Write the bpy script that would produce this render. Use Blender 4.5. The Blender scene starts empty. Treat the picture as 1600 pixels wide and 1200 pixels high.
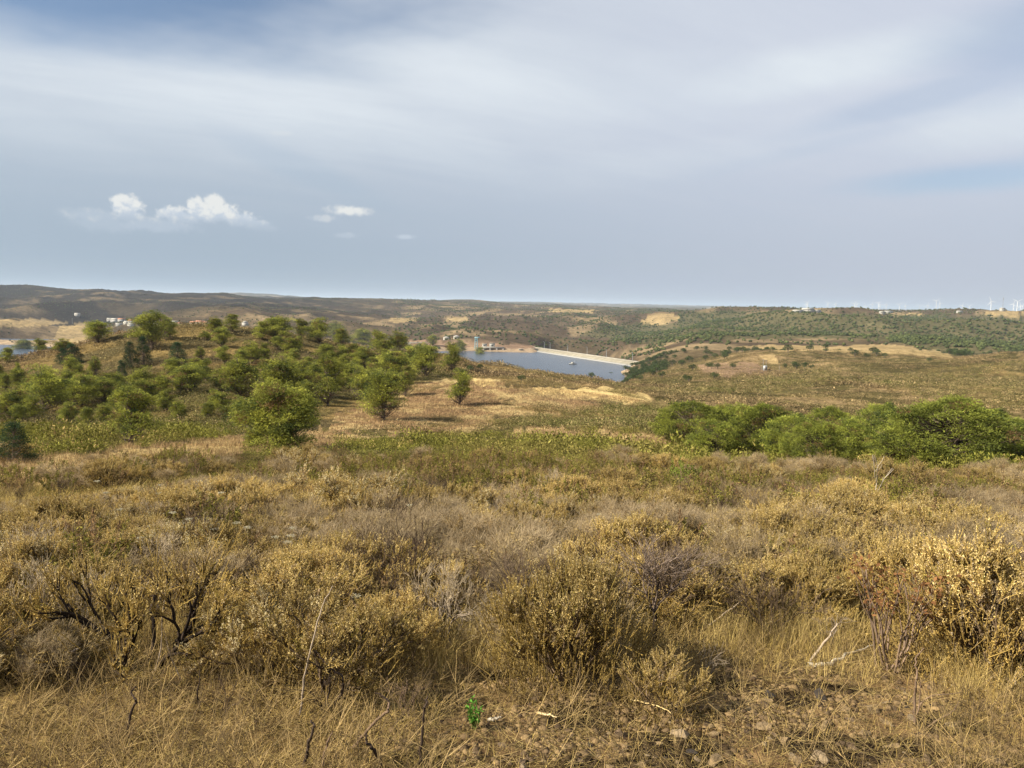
import bpy, bmesh, math, random
import numpy as np
from mathutils import Vector, Matrix

# ------------------------------------------------------------------ camera
SC = bpy.context.scene
FPX = 1232.0                      # focal length in pixels of the 1600 px wide photo
PITCH = math.radians(5.84)
ROLL = math.radians(1.0)
_fw = np.array([0, math.cos(PITCH), -math.sin(PITCH)])
_u0 = np.array([0, math.sin(PITCH), math.cos(PITCH)])
_x0 = np.array([1.0, 0, 0])
_r = math.cos(ROLL) * _x0 + math.sin(ROLL) * _u0
_u = math.cos(ROLL) * _u0 - math.sin(ROLL) * _x0
cam = bpy.data.cameras.new('camera')
cam.sensor_width = 36.0
cam.lens = 36.0 * FPX / 1600.0
cam.clip_start = 0.05
cam.clip_end = 120000.0
camo = bpy.data.objects.new('camera', cam)
SC.collection.objects.link(camo)
camo.matrix_world = Matrix(((_r[0], _u[0], -_fw[0], 0), (_r[1], _u[1], -_fw[1], 0), (_r[2], _u[2], -_fw[2], 0), (0, 0, 0, 1)))
SC.camera = camo

# ------------------------------------------------------------------ render settings, light
SC.render.engine = 'CYCLES'
SC.view_settings.view_transform = 'Standard'
SC.view_settings.look = 'None'
SC.view_settings.exposure = 1.15
SC.view_settings.gamma = 1.0
cy = SC.cycles
cy.use_denoising = True
cy.denoiser = 'OPENIMAGEDENOISE'
cy.denoising_input_passes = 'RGB_ALBEDO_NORMAL'
cy.denoising_prefilter = 'ACCURATE'
cy.sampling_pattern = 'BLUE_NOISE'
cy.sample_clamp_indirect = 3.0
cy.max_bounces = 6
cy.diffuse_bounces = 3
cy.glossy_bounces = 2
cy.transmission_bounces = 4
cy.volume_bounces = 1
cy.transparent_max_bounces = 4

SUN_EL = math.radians(36)
SUN_H = np.array([-0.95, -0.30]); SUN_H /= np.linalg.norm(SUN_H)      # where the sun stands (left, a little behind)
SUN_STRENGTH = 5.0
sl = bpy.data.lights.new('sun', 'SUN')
sl.energy = SUN_STRENGTH
sl.angle = math.radians(0.6)
sl.color = (1.0, 0.91, 0.75)
so = bpy.data.objects.new('sun', sl)
SC.collection.objects.link(so)
_sd = Vector((SUN_H[0] * math.cos(SUN_EL), SUN_H[1] * math.cos(SUN_EL), math.sin(SUN_EL)))
so.rotation_euler = _sd.to_track_quat('Z', 'Y').to_euler()
so.location = (0, 0, 60)

W = bpy.data.worlds.new('World')
SC.world = W
W.use_nodes = True


class NT:
    """tiny node-tree writer"""
    def __init__(s, tree):
        s.t = tree
        s.n = tree.nodes
        s.l = tree.links
        s.n.clear()

    def new(s, kind, **kw):
        nd = s.n.new(kind)
        for k, v in kw.items():
            setattr(nd, k, v)
        return nd

    def put(s, sock, v):
        if isinstance(v, bpy.types.NodeSocket):
            s.l.new(v, sock)
        elif v is not None:
            sock.default_value = v

    def math(s, op, a, b=None, c=None, clamp=False):
        nd = s.new('ShaderNodeMath', operation=op, use_clamp=clamp)
        for i, v in enumerate((a, b, c)):
            if v is not None:
                s.put(nd.inputs[i], v)
        return nd.outputs[0]

    def mapr(s, v, a, b, c, d, smooth=True):
        nd = s.new('ShaderNodeMapRange')
        nd.interpolation_type = 'SMOOTHSTEP' if smooth else 'LINEAR'
        for i, x in enumerate((v, a, b, c, d)):
            s.put(nd.inputs[i], x)
        return nd.outputs[0]

    def mix(s, fac, a, b, mode='MIX'):
        nd = s.new('ShaderNodeMix', data_type='RGBA', blend_type=mode)
        s.put(nd.inputs[0], fac)
        s.put(nd.inputs[6], a)
        s.put(nd.inputs[7], b)
        return nd.outputs[2]

    def noise(s, vec, scale, detail=4, rough=0.5, dist=0.0):
        nd = s.new('ShaderNodeTexNoise')
        s.put(nd.inputs['Vector'], vec)
        nd.inputs['Scale'].default_value = scale
        nd.inputs['Detail'].default_value = detail
        nd.inputs['Roughness'].default_value = rough
        nd.inputs['Distortion'].default_value = dist
        return nd.outputs[0]

    def comb(s, x, y, z):
        nd = s.new('ShaderNodeCombineXYZ')
        for i, v in enumerate((x, y, z)):
            s.put(nd.inputs[i], v)
        return nd.outputs[0]


def build_world():
    w = NT(W.node_tree)
    tc = w.new('ShaderNodeTexCoord')
    sep = w.new('ShaderNodeSeparateXYZ')
    w.l.new(tc.outputs['Generated'], sep.inputs[0])
    X, Y, Z = sep.outputs
    az = w.math('ARCTAN2', X, Y)
    el = w.math('ARCSINE', Z)
    sky = w.new('ShaderNodeTexSky', sky_type='NISHITA', sun_disc=False)
    sky.sun_elevation = SUN_EL
    sky.sun_rotation = math.atan2(_sd.x, _sd.y)
    sky.air_density = 1.0
    sky.dust_density = 0.6
    sky.ozone_density = 3.0
    bg = w.new('ShaderNodeBackground')
    w.l.new(sky.outputs[0], bg.inputs[0])
    bg.inputs[1].default_value = 0.05
    # the high cloud sheet lies on a plane far overhead: directions are projected on it
    zc = w.math('MAXIMUM', w.math('ADD', Z, 0.10), 0.02)
    pu = w.math('DIVIDE', X, zc)
    pv = w.math('DIVIDE', Y, zc)
    ru = w.math('ADD', w.math('MULTIPLY', pu, 0.86), w.math('MULTIPLY', pv, 0.5))
    rv = w.math('SUBTRACT', w.math('MULTIPLY', pv, 0.86), w.math('MULTIPLY', pu, 0.5))
    vec = w.comb(w.math('MULTIPLY', ru, 0.45), rv, 0.0)
    n1 = w.noise(vec, 0.55, 5, 0.5, 0.6)
    vec2 = w.comb(w.math('MULTIPLY', ru, 0.3), rv, 3.3)
    n2 = w.noise(vec2, 2.6, 8, 0.66, 0.5)
    wob = w.noise(w.comb(w.math('MULTIPLY', az, 1.0), w.math('MULTIPLY', el, 3.0), 7.0), 3.0, 4, 0.55)
    wob = w.math('SUBTRACT', wob, 0.5)

    def blob(px, py, rx, ry, rot=0.0, wamp=0.0):
        q = _fw * FPX + _r * (px - 800.0) + _u * (600.0 - py)
        a0 = math.atan2(q[0], q[1])
        e0 = math.asin(q[2] / float(np.linalg.norm(q)))
        da = w.math('SUBTRACT', az, a0)
        de = w.math('SUBTRACT', el, e0)
        if rot:
            c, s_ = math.cos(rot), math.sin(rot)
            da, de = (w.math('ADD', w.math('MULTIPLY', da, c), w.math('MULTIPLY', de, s_)),
                      w.math('SUBTRACT', w.math('MULTIPLY', de, c), w.math('MULTIPLY', da, s_)))
        da = w.math('DIVIDE', da, rx / FPX)
        de = w.math('DIVIDE', de, ry / FPX)
        r = w.math('SQRT', w.math('ADD', w.math('MULTIPLY', da, da), w.math('MULTIPLY', de, de)))
        r = w.math('SUBTRACT', 1.0, r)
        if wamp:
            r = w.math('ADD', r, w.math('MULTIPLY', wob, wamp))
        return r

    def soft(b, a=0.0, c=1.0):
        return w.mapr(b, a, c, 0.0, 1.0)

    # openings in the sheet where blue shows
    gap = None
    for px, py, rx, ry, rot, k in ((130, -40, 640, 130, 0.05, 1.0), (1510, 278, 210, 30, 0.02, 0.55), (1450, 150, 300, 30, 0.22, 0.28),
                                   (1660, 30, 200, 90, 0.25, 0.4), (1290, 225, 260, 20, 0.2, 0.12), (480, 268, 200, 26, -0.35, 0.16)):
        g = w.math('MULTIPLY', soft(blob(px, py, rx, ry, rot, 1.3), -0.05, 0.75), k)
        gap = g if gap is None else w.math('MAXIMUM', gap, g)
    # denser, whiter sweeps
    dense = None
    for px, py, rx, ry, rot, k in ((330, 150, 520, 105, -0.03, 1.0), (760, 110, 480, 110, -0.12, 0.85), (640, 215, 330, 60, -0.30, 0.7), (1330, 95, 420, 45, 0.12, 0.9),
                                   (1560, 200, 260, 55, 0.12, 0.9), (1050, 255, 420, 45, 0.10, 0.5), (60, 195, 200, 60, -0.2, 0.5), (1480, 330, 400, 50, 0.05, 0.25)):
        g = w.math('MULTIPLY', soft(blob(px, py, rx, ry, rot, 1.0), 0.0, 0.9), k)
        dense = g if dense is None else w.math('MAXIMUM', dense, g)
    tex = w.math('ADD', w.math('MULTIPLY', n1, 0.6), w.math('MULTIPLY', n2, 0.4))
    tex = w.mapr(tex, 0.34, 0.66, 0.0, 1.0)
    body = w.math('ADD', 0.91, w.math('MULTIPLY', tex, 0.08))
    mask = w.math('MULTIPLY', body, w.math('SUBTRACT', 1.0, w.math('MULTIPLY', gap, 0.92)), clamp=True)
    bright = w.math('ADD', w.math('MULTIPLY', dense, w.math('ADD', 0.62, w.math('MULTIPLY', tex, 0.38))), w.math('MULTIPLY', w.math('SUBTRACT', tex, 0.3), 0.30), clamp=True)
    low = w.mapr(el, 0.03, 0.25, 1.0, 0.0)
    east = w.mapr(az, -0.45, 0.55, 0.0, 1.0)
    base = w.mix(east, (0.47, 0.52, 0.585, 1), (0.52, 0.555, 0.635, 1))
    c = w.mix(bright, base, (0.61, 0.655, 0.70, 1))
    lowc = w.mix(east, (0.272, 0.342, 0.422, 1), (0.40, 0.435, 0.515, 1))
    c = w.mix(w.math('MULTIPLY', low, 0.95), c, lowc)
    cl = w.new('ShaderNodeBackground')
    w.l.new(c, cl.inputs[0])
    cl.inputs[1].default_value = 0.56
    mx = w.new('ShaderNodeMixShader')
    w.put(mx.inputs[0], mask)
    w.l.new(bg.outputs[0], mx.inputs[1])
    w.l.new(cl.outputs[0], mx.inputs[2])
    # cumulus heads low in the west
    dirv = w.comb(w.math('MULTIPLY', az, 1.0), el, 0.0)
    pn = w.noise(dirv, 75.0, 5, 0.6)
    pn2 = w.noise(dirv, 160.0, 4, 0.6)
    puff = None
    for px, py, rx, ry in ((197, 321, 24, 17), (203, 341, 20, 18), (271, 334, 25, 12), (286, 343, 32, 12), (306, 320, 15, 13), (333, 318, 17, 15),
                           (324, 333, 36, 16), (352, 332, 22, 14), (376, 343, 28, 12), (402, 352, 24, 9), (420, 357, 14, 6)):
        b = blob(px, py, rx, ry)
        puff = b if puff is None else w.math('SMOOTH_MAX', puff, b, 0.12)
    nz = w.math('ADD', w.math('MULTIPLY', w.math('SUBTRACT', pn, 0.5), 1.25), w.math('MULTIPLY', w.math('SUBTRACT', pn2, 0.5), 0.6))
    pm = w.mapr(w.math('ADD', puff, nz), -0.10, 0.40, 0.0, 1.0)
    basefade = w.mapr(el, 0.080, 0.100, 0.15, 1.0)
    pm = w.math('MULTIPLY', w.math('MULTIPLY', pm, basefade), 0.93)
    wisp = None
    for px, py, rx, ry, k in ((150, 336, 60, 12, 0.35), (160, 350, 55, 16, 0.3), (240, 352, 80, 14, 0.4), (547, 329, 42, 9, 0.9), (503, 341, 26, 7, 0.4), (542, 368, 24, 6, 0.4), (634, 370, 20, 5, 0.75), (438, 208, 22, 5, 0.2)):
        b = w.math('MULTIPLY', w.mapr(w.math('ADD', blob(px, py, rx, ry), w.math('MULTIPLY', nz, 0.8)), 0.0, 0.7, 0.0, 1.0), k)
        wisp = b if wisp is None else w.math('MAXIMUM', wisp, b)
    pm2 = w.math('MAXIMUM', pm, wisp)
    shade = w.mapr(w.math('ADD', w.math('MULTIPLY', el, 14.0), w.math('MULTIPLY', w.math('SUBTRACT', pn, 0.5), 1.2)), 1.22, 1.52, 0.0, 1.0)
    pc = w.mix(shade, (0.255, 0.288, 0.33, 1), (0.38, 0.383, 0.373, 1))
    pbg = w.new('ShaderNodeBackground')
    w.l.new(pc, pbg.inputs[0])
    mx2 = w.new('ShaderNodeMixShader')
    w.put(mx2.inputs[0], pm2)
    w.l.new(mx.outputs[0], mx2.inputs[1])
    w.l.new(pbg.outputs[0], mx2.inputs[2])
    out = w.new('ShaderNodeOutputWorld')
    w.l.new(mx2.outputs[0], out.inputs[0])


build_world()

# ------------------------------------------------------------------ helpers: rays, noise, meshes
rng = np.random.default_rng(11)
COL = SC.collection


def ray(px, py):
    return _fw * FPX + _r * (px - 800.0) + _u * (600.0 - py)


def project(P):
    P = np.asarray(P, float)
    d = P @ _fw
    d = np.where(d < 0.05, 0.05, d)
    return 800 + FPX * (P @ _r) / d, 600 - FPX * (P @ _u) / d


def at(px, py, Y):
    r = ray(px, py)
    return r * (Y / r[1])


def _hash(ix, iy, seed):
    h = (ix.astype(np.int64) * 374761393 + iy.astype(np.int64) * 668265263 + seed * 1442695041) & 0xFFFFFFFF
    h = ((h ^ (h >> 13)) * 1274126177) & 0xFFFFFFFF
    h = (h ^ (h >> 16)) & 0xFFFFFFFF
    return h.astype(float) / 4294967295.0


def vnoise(x, y, seed=0):
    x = np.asarray(x, float); y = np.asarray(y, float)
    ix = np.floor(x); iy = np.floor(y)
    fx = x - ix; fy = y - iy
    fx = fx * fx * fx * (fx * (fx * 6 - 15) + 10); fy = fy * fy * fy * (fy * (fy * 6 - 15) + 10)
    a = _hash(ix, iy, seed); b = _hash(ix + 1, iy, seed); c = _hash(ix, iy + 1, seed); d = _hash(ix + 1, iy + 1, seed)
    return (a + (b - a) * fx) + ((c + (d - c) * fx) - (a + (b - a) * fx)) * fy


def fbm(x, y, L, seed=0, octs=4, gain=0.5):
    s = 0; a = 1.0; t = 0
    for k in range(octs):
        s = s + a * vnoise(x / L * 2 ** k + 17.3 * k, y / L * 2 ** k - 9.1 * k, seed + k)
        t += a; a *= gain
    return s / t


def sstep(x, a, b):
    t = np.clip((x - a) / (b - a), 0, 1)
    return t * t * (3 - 2 * t)


def pchip(xk, yk, x):
    xk = np.asarray(xk, float); yk = np.asarray(yk, float)
    h = np.diff(xk); dl = np.diff(yk) / h
    m = np.zeros_like(yk)
    for i in range(1, len(xk) - 1):
        if dl[i - 1] * dl[i] > 0:
            w1 = 2 * h[i] + h[i - 1]; w2 = h[i] + 2 * h[i - 1]
            m[i] = (w1 + w2) / (w1 / dl[i - 1] + w2 / dl[i])
    m[0] = dl[0]; m[-1] = dl[-1]
    i = np.clip(np.searchsorted(xk, x) - 1, 0, len(h) - 1)
    t = np.clip((x - xk[i]) / h[i], 0, 1)
    return ((2 * t**3 - 3 * t**2 + 1) * yk[i] + (t**3 - 2 * t**2 + t) * h[i] * m[i] + (-2 * t**3 + 3 * t**2) * yk[i + 1] + (t**3 - t**2) * h[i] * m[i + 1])


# ------------------------------------------------------------------ terrain heights
EYE = 1.7
SLOPE = 0.15
WATER = -74.0
V = lambda z: ('z', z)
COLS = {
    -500: [(60, 690), (100, 660), (165, 585), (300, V(-50)), (500, V(-85)), (900, V(-85)), (1150, V(-80)), (1250, 533), (1500, 508), (1900, 498), (2600, 465), (3500, 430), (5000, V(0)), (10000, V(0))],
    -150: [(60, 683), (100, 650), (165, 570), (300, V(-48)), (500, V(-85)), (900, V(-85)), (1150, V(-82)), (1250, 535), (1500, 510), (1900, 499), (2600, 472), (3500, 443), (5000, V(0)), (10000, V(0))],
    0: [(60, 680), (100, 645), (140, 585), (165, 564), (300, V(-45)), (500, V(-85)), (1100, V(-82)), (1230, 534), (1350, 525), (1550, 512), (1850, 500), (2500, 475), (3300, 449), (4500, V(0)), (9000, 456)],
    100: [(60, 681), (100, 648), (140, 585), (165, 550), (300, V(-45)), (500, V(-80)), (900, V(-80)), (1080, 546), (1250, 530), (1500, 515), (1850, 502), (2500, 475), (3300, 454), (4500, V(0)), (9000, 459)],
    200: [(60, 682), (90, 655), (120, 610), (150, 560), (175, 524), (300, V(-40)), (500, V(-75)), (900, V(-80)), (1200, V(-60)), (1500, 508), (1850, 500), (2500, 478), (3300, 457), (4500, V(0)), (9000, 460)],
    300: [(60, 684), (90, 655), (120, 605), (150, 555), (190, 513), (320, V(-40)), (600, V(-70)), (1500, 507), (1850, 498), (2600, 475), (3500, 461.5), (4500, V(-5)), (9500, 459.5)],
    400: [(65, 690), (90, 660), (120, 605), (150, 560), (200, 514), (320, V(-40)), (600, V(-75)), (1500, 505), (1900, 495), (2600, 478), (3300, 467), (4500, V(-10)), (10000, 461)],
    500: [(65, 690), (90, 655), (120, 612), (150, 572), (205, 529), (320, V(-40)), (600, V(-80)), (900, V(-80)), (1500, 515), (1900, 502), (2600, 486), (3500, 473), (4500, 468.5), (7000, V(-10)), (12000, 467)],
    600: [(68, 690), (90, 655), (120, 620), (160, 580), (210, 549), (330, V(-40)), (600, V(-85)), (1000, V(-85)), (1350, 533), (1600, 525), (2000, 510), (2700, 492), (3500, 478), (5000, 471), (8000, V(-10)), (14000, 469)],
    700: [(70, 685), (95, 650), (130, 605), (170, 576), (220, 549), (330, V(-42)), (600, V(-88)), (1050, V(-86)), (1240, 547), (1300, 540), (1500, 530), (1800, 518), (2400, 500), (3000, 487), (4500, 476), (6000, 471), (9000, V(-8)), (18000, 471)],
    760: [(70, 684), (100, 642), (130, 602), (180, 585), (250, 565), (380, V(-50)), (600, V(-88)), (1090, V(-85)), (1237, 547.5), (1310, 540), (1500, 531), (1850, 516), (2400, 501), (3100, 488), (4500, 479), (6000, 474), (9000, V(-6)), (19000, 472)],
    840: [(70, 682), (100, 641), (135, 603), (190, 593), (285, 578), (400, V(-50)), (600, V(-88)), (1100, V(-85)), (1262, 543.5), (1330, 541), (1500, 534), (1900, 516), (2400, 503), (3200, 489), (4500, 482), (6000, 477), (9000, V(-5)), (20000, 473)],
    870: [(70, 682), (100, 643), (138, 605), (195, 595), (292, 583), (410, V(-51)), (600, V(-88)), (1090, V(-86)), (1190, V(-110)), (1420, V(-95)), (1560, 537), (1900, 519), (2400, 504), (3100, 491), (4200, 484), (6000, 479), (10000, 476.5), (20000, 474)],
    930: [(70, 684), (100, 646), (140, 610), (200, 600), (305, 590), (420, V(-52)), (600, V(-86)), (900, V(-86)), (1100, V(-110)), (1350, V(-98)), (1600, 537), (1900, 521), (2400, 505), (3000, 493), (4000, 486), (6000, 482), (10000, 478.5), (20000, 475.5)],
    1000: [(70, 686), (100, 650), (130, 625), (180, 612), (300, 601), (450, 592), (700, 580), (900, 571), (963, 568), (1150, 557), (1350, 547), (1700, 523), (2200, 508), (2500, 497), (2800, 489), (3500, V(-40)), (6000, 485), (10000, 481), (20000, 477)],
    1100: [(72, 700), (100, 668), (140, 642), (230, 612), (380, 590), (500, 576), (650, 562), (850, 547), (1200, 527), (1700, 506), (2300, 491), (3500, V(-35)), (6000, 487), (10000, 483), (20000, 479)],
    1200: [(72, 708), (110, 668), (160, 642), (280, 602), (400, 582), (480, 573), (550, 560), (650, 544), (850, V(-48)), (1000, 535), (1300, 520), (1700, 505), (2300, 491), (3500, 488.5), (5000, V(-40)), (10000, 485), (20000, 481)],
    1400: [(72, 712), (160, 655), (250, 615), (400, 588), (600, 562), (720, 547), (900, 544), (1200, 528), (1700, 508), (2300, 494), (3000, 490), (5000, V(-30)), (10000, 488), (20000, 484.5)],
    1600: [(72, 712), (150, 650), (250, 608), (400, 582), (500, 566), (560, 559), (800, V(-50)), (1100, 543), (1500, 520), (2200, 502), (3000, 492), (5000, 490.5), (10000, 489), (20000, 488)],
    2100: [(72, 718), (150, 658), (300, 610), (500, 575), (800, V(-50)), (1100, 550), (1500, 530), (2200, 512), (3000, 502), (5000, 500), (10000, 499), (20000, 498)],
}
_LY = np.linspace(math.log(1 + 0), math.log(46001), 900)
_lt = lambda Y: np.log(1 + np.maximum(Y, 0))


def _make_grid():
    ss = []; rows = []
    for px, prof in COLS.items():
        r = ray(px, 478.0)
        ss.append(r[0] / r[1])
        yk = [0, 2, 4, 7, 10, 15, 21, 28, 36, 46]
        zk = [-EYE - SLOPE * y for y in yk]
        for (Y, v) in prof:
            if isinstance(v, tuple):
                z = v[1]
            else:
                rr = ray(px, v); z = rr[2] / rr[1] * Y
            yk.append(Y); zk.append(z)
        yk.append(46000); zk.append(zk[-1] * 46000 / yk[-2] if zk[-1] < 0 else zk[-1])
        rows.append(pchip(_lt(np.array(yk)), zk, _LY))
    ss = np.array(ss); rows = np.array(rows)
    sg = np.linspace(ss[0], ss[-1], 500)
    G = np.empty((500, len(_LY)))
    for j in range(len(_LY)):
        G[:, j] = pchip(ss, rows[:, j], sg)
    k = np.array([1, 2, 3, 2, 1.0]); k /= k.sum()
    Gp = np.pad(G, ((2, 2), (0, 0)), 'edge')
    G = sum(k[i] * Gp[i:i + 500] for i in range(5))
    return sg, G


_SG, _G = _make_grid()


def base_z(X, Y):
    Yc = np.maximum(Y, 0.5)
    s = np.clip(X / Yc, _SG[0], _SG[-1])
    a = (s - _SG[0]) / (_SG[1] - _SG[0]); b = (_lt(Yc) - _LY[0]) / (_LY[1] - _LY[0])
    i = np.clip(a.astype(int), 0, 498); j = np.clip(b.astype(int), 0, len(_LY) - 2)
    fa = np.clip(a - i, 0, 1); fb = np.clip(b - j, 0, 1)
    z = (_G[i, j] * (1 - fa) + _G[i + 1, j] * fa) * (1 - fb) + (_G[i, j + 1] * (1 - fa) + _G[i + 1, j + 1] * fa) * fb
    near = -EYE - SLOPE * Y
    w = sstep(Y, 10, 25)
    return near * (1 - w) + z * w


_OCT = ((0.16, .07), (0.45, .07), (1.2, .045), (5, .035), (15, .03), (50, .030), (140, .045), (380, .050), (1000, .024), (3000, 0.010))


def gz(X, Y):
    X = np.asarray(X, float); Y = np.asarray(Y, float)
    z = base_z(X, Y)
    for k, (L, a) in enumerate(_OCT):
        g = 1.0 if L < 1 else sstep(Y, 1.0 * L, 5.0 * L)
        if L < 1:
            g = 1 - sstep(Y, 30, 60)
        n = vnoise(X / L + 31.7 * k, Y / L + 11.9 * k, 50 + k)
        if 100 < L < 2000:
            n = 1 - np.abs(2 * n - 1) * 1.5
        if L in (15, 50): a = a * (1 + 1.1 * sstep(X / np.maximum(Y, 1), .12, .22) * sstep(Y, 130, 220) * (1 - sstep(Y, 600, 800)))
        z = z + (n - 0.5) * 2 * a * L * g * np.where((Y > 1300), 1.0 - .5 * sstep(Y, 2200, 3200), 0.35 if L > 100 else .8)
    # keep the lake basin and its shores as drawn
    d = np.hypot((X - 60) / 90, (Y - 1290) / 50)
    return z


def g1(x, y):
    return float(gz(np.array([x]), np.array([y]))[0])


_YS = np.exp(np.linspace(math.log(2.2), math.log(45000), 5000))


def hit(px, py):
    r = ray(px, py)
    P = r[None, :] * (_YS / r[1])[:, None]
    g = gz(P[:, 0], P[:, 1])
    below = np.nonzero(P[:, 2] <= g)[0]
    if len(below) == 0:
        return None
    i = below[0]
    return np.array([P[i, 0], P[i, 1], g[i]])


def inpoly(px, py, poly):
    ins = np.zeros(px.shape, bool)
    n = len(poly)
    for i in range(n):
        x1, y1 = poly[i]; x2, y2 = poly[(i + 1) % n]
        c = ((y1 > py) != (y2 > py)) & (px < (x2 - x1) * (py - y1) / ((y2 - y1) if y2 != y1 else 1e-9) + x1)
        ins ^= c
    return ins


# ground-cover zones, outlines traced over the photograph and laid on the terrain
STRAW_NEAR = [
    [(-80, 730), (0, 727), (60, 716), (150, 706), (250, 695), (330, 685), (388, 679), (460, 676), (520, 672), (520, 696), (440, 706), (388, 708), (300, 722), (200, 737), (110, 752), (50, 763), (-80, 776)],
    [(492, 668), (520, 645), (560, 632), (620, 604), (700, 594), (745, 588), (810, 596), (815, 608), (860, 608), (960, 606), (1000, 613), (1048, 629), (1000, 634), (940, 637), (900, 643), (850, 650), (792, 652), (800, 668), (700, 674), (600, 682), (540, 692), (498, 692)],
    [(820, 668), (950, 675), (1050, 682), (1125, 696), (1115, 716), (1000, 700), (900, 691), (812, 686)],
]
BRIGHT = [[(-80, 734), (60, 720), (150, 710), (250, 699), (330, 689), (380, 684), (380, 703), (300, 716), (200, 731), (110, 746), (50, 757), (-80, 770)], [(840, 607), (960, 607), (1000, 614), (1036, 628), (985, 631), (940, 622), (860, 618)], [(735, 590), (805, 597), (800, 606), (745, 601)]]
STRAW_FAR = [
    [(1150, 543), (1200, 538), (1300, 541), (1390, 537), (1480, 552), (1490, 561), (1400, 553), (1300, 549), (1200, 548)],
    [(995, 503), (1010, 492), (1035, 488), (1055, 491), (1068, 499), (1040, 503), (1015, 507)],
    [(-80, 500), (60, 499), (110, 503), (60, 509), (-80, 514)],
    [(100, 509), (135, 503), (140, 520), (122, 536), (90, 530), (95, 520)],
    [(850, 482), (925, 484), (930, 489), (870, 488)],
    [(1180, 555), (1205, 552), (1215, 568), (1200, 570)],
    [(700, 496), (727, 497), (722, 502), (700, 501)],
    [(610, 497), (655, 497), (650, 503), (615, 503)],
    [(1390, 490), (1420, 489), (1460, 492), (1400, 494)], [(1545, 486), (1600, 485), (1600, 494), (1540, 492)],
]
BARE = [[(1082, 570), (1130, 566), (1180, 568), (1195, 582), (1150, 588), (1095, 582)], [(636, 531), (700, 533), (842, 541), (842, 549), (720, 547), (640, 537)]]
GREEN = [
    [(783, 664), (850, 648), (960, 640), (1045, 638), (1100, 700), (1000, 687), (900, 682), (800, 676)],
    [(-80, 790), (150, 745), (400, 706), (560, 692), (700, 677), (830, 684), (1000, 697), (1110, 708), (1700, 690), (1700, 748), (1100, 760), (900, 775), (700, 788), (400, 790), (150, 790), (-80, 815)],
    [(1040, 604), (1130, 594), (1200, 588), (1300, 580), (1350, 590), (1280, 606), (1100, 616)], [(1350, 590), (1450, 575), (1700, 560), (1700, 640), (1480, 640), (1380, 605)],
    [(-80, 600), (60, 580), (200, 575), (370, 575), (500, 560), (700, 560), (730, 600), (600, 612), (520, 640), (480, 655), (390, 680), (200, 700), (-80, 725)],
]
WOOD = [   # far oak and pine plantations
    [(1060, 487), (1240, 487), (1400, 492), (1700, 492), (1700, 555), (1560, 552), (1480, 560), (1400, 535), (1320, 528), (1200, 530), (1090, 530), (1060, 515)],
    [(940, 508), (1060, 505), (1090, 525), (1040, 538), (980, 535), (900, 525)],
]


def zones(X, Y, Z):
    px, py = project(np.stack([X, Y, Z], 1))
    k = np.clip(60 / np.maximum(Y, 5), 0.25, 3)
    jx = (fbm(X, Y, 4, 3, 3) - .5) * 0
    L = np.clip(Y * .03, .4, 60)
    u = (vnoise(X / L, Y / L, 71) - .5) + .5 * (vnoise(2.3 * X / L, 2.3 * Y / L, 72) - .5)
    v = (vnoise(X / L, Y / L, 73) - .5) + .5 * (vnoise(2.3 * X / L, 2.3 * Y / L, 74) - .5)
    far = Y > 400
    L2 = np.clip(Y * .006, .12, 12)
    u2 = vnoise(X / L2, Y / L2, 75) - .5; v2 = vnoise(X / L2, Y / L2, 76) - .5
    qx = px + u * np.where(far, 16, 44) + u2 * np.where(far, 8, 34); qy = py + v * np.where(far, 3.5, 7) + v2 * np.where(far, 2.5, 6)
    z = {}
    z['straw'] = np.any([inpoly(qx, qy, p) for p in STRAW_NEAR], 0) & (Y < 200)
    z['straw'] &= (fbm(X, Y, 7, 44, 4, .6) > .355) | (Y < 60)
    z['bright'] = np.any([inpoly(qx, qy, p) for p in BRIGHT], 0) & (Y < 200)
    z['sfar'] = np.any([inpoly(qx, qy, p) for p in STRAW_FAR], 0) & (Y > 400)
    z['bare'] = np.any([inpoly(qx, qy, p) for p in BARE], 0) & (Y > 300)
    z['green'] = np.any([inpoly(qx, qy, p) for p in GREEN], 0) & (Y > 12) & (Y < 500)
    z['wood'] = np.any([inpoly(qx, qy, p) for p in WOOD], 0) & (Y > 700)
    return z, px, py


def lerp(a, b, t):
    return a + (b - a) * t[:, None]


C = lambda *c: np.array(c, float)
SOIL = C(.105, .066, .034); STRAW = C(.50, .38, .19); DRY = C(.24, .165, .075); OLIVE = C(.090, .080, .028)  # SOIL darkened so gaps beneath the bushes read as shade
SCRUB = C(.095, .072, .042); REDHILL = C(.085, .062, .040); TANHILL = C(.27, .20, .115)


DA = at(842, 543, 1261.0); DB = at(1003, 564.5, 975.0)
DA[2] = DB[2] = -70.0


def upstream(X, Y):
    d = (DB - DA)[:2]
    s_ = (X - DA[0]) * d[1] - (Y - DA[1]) * d[0]
    s0 = (0 - DA[0]) * d[1] - (0 - DA[1]) * d[0]
    return (s_ * s0 > 0) | (X < DA[0])


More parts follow.
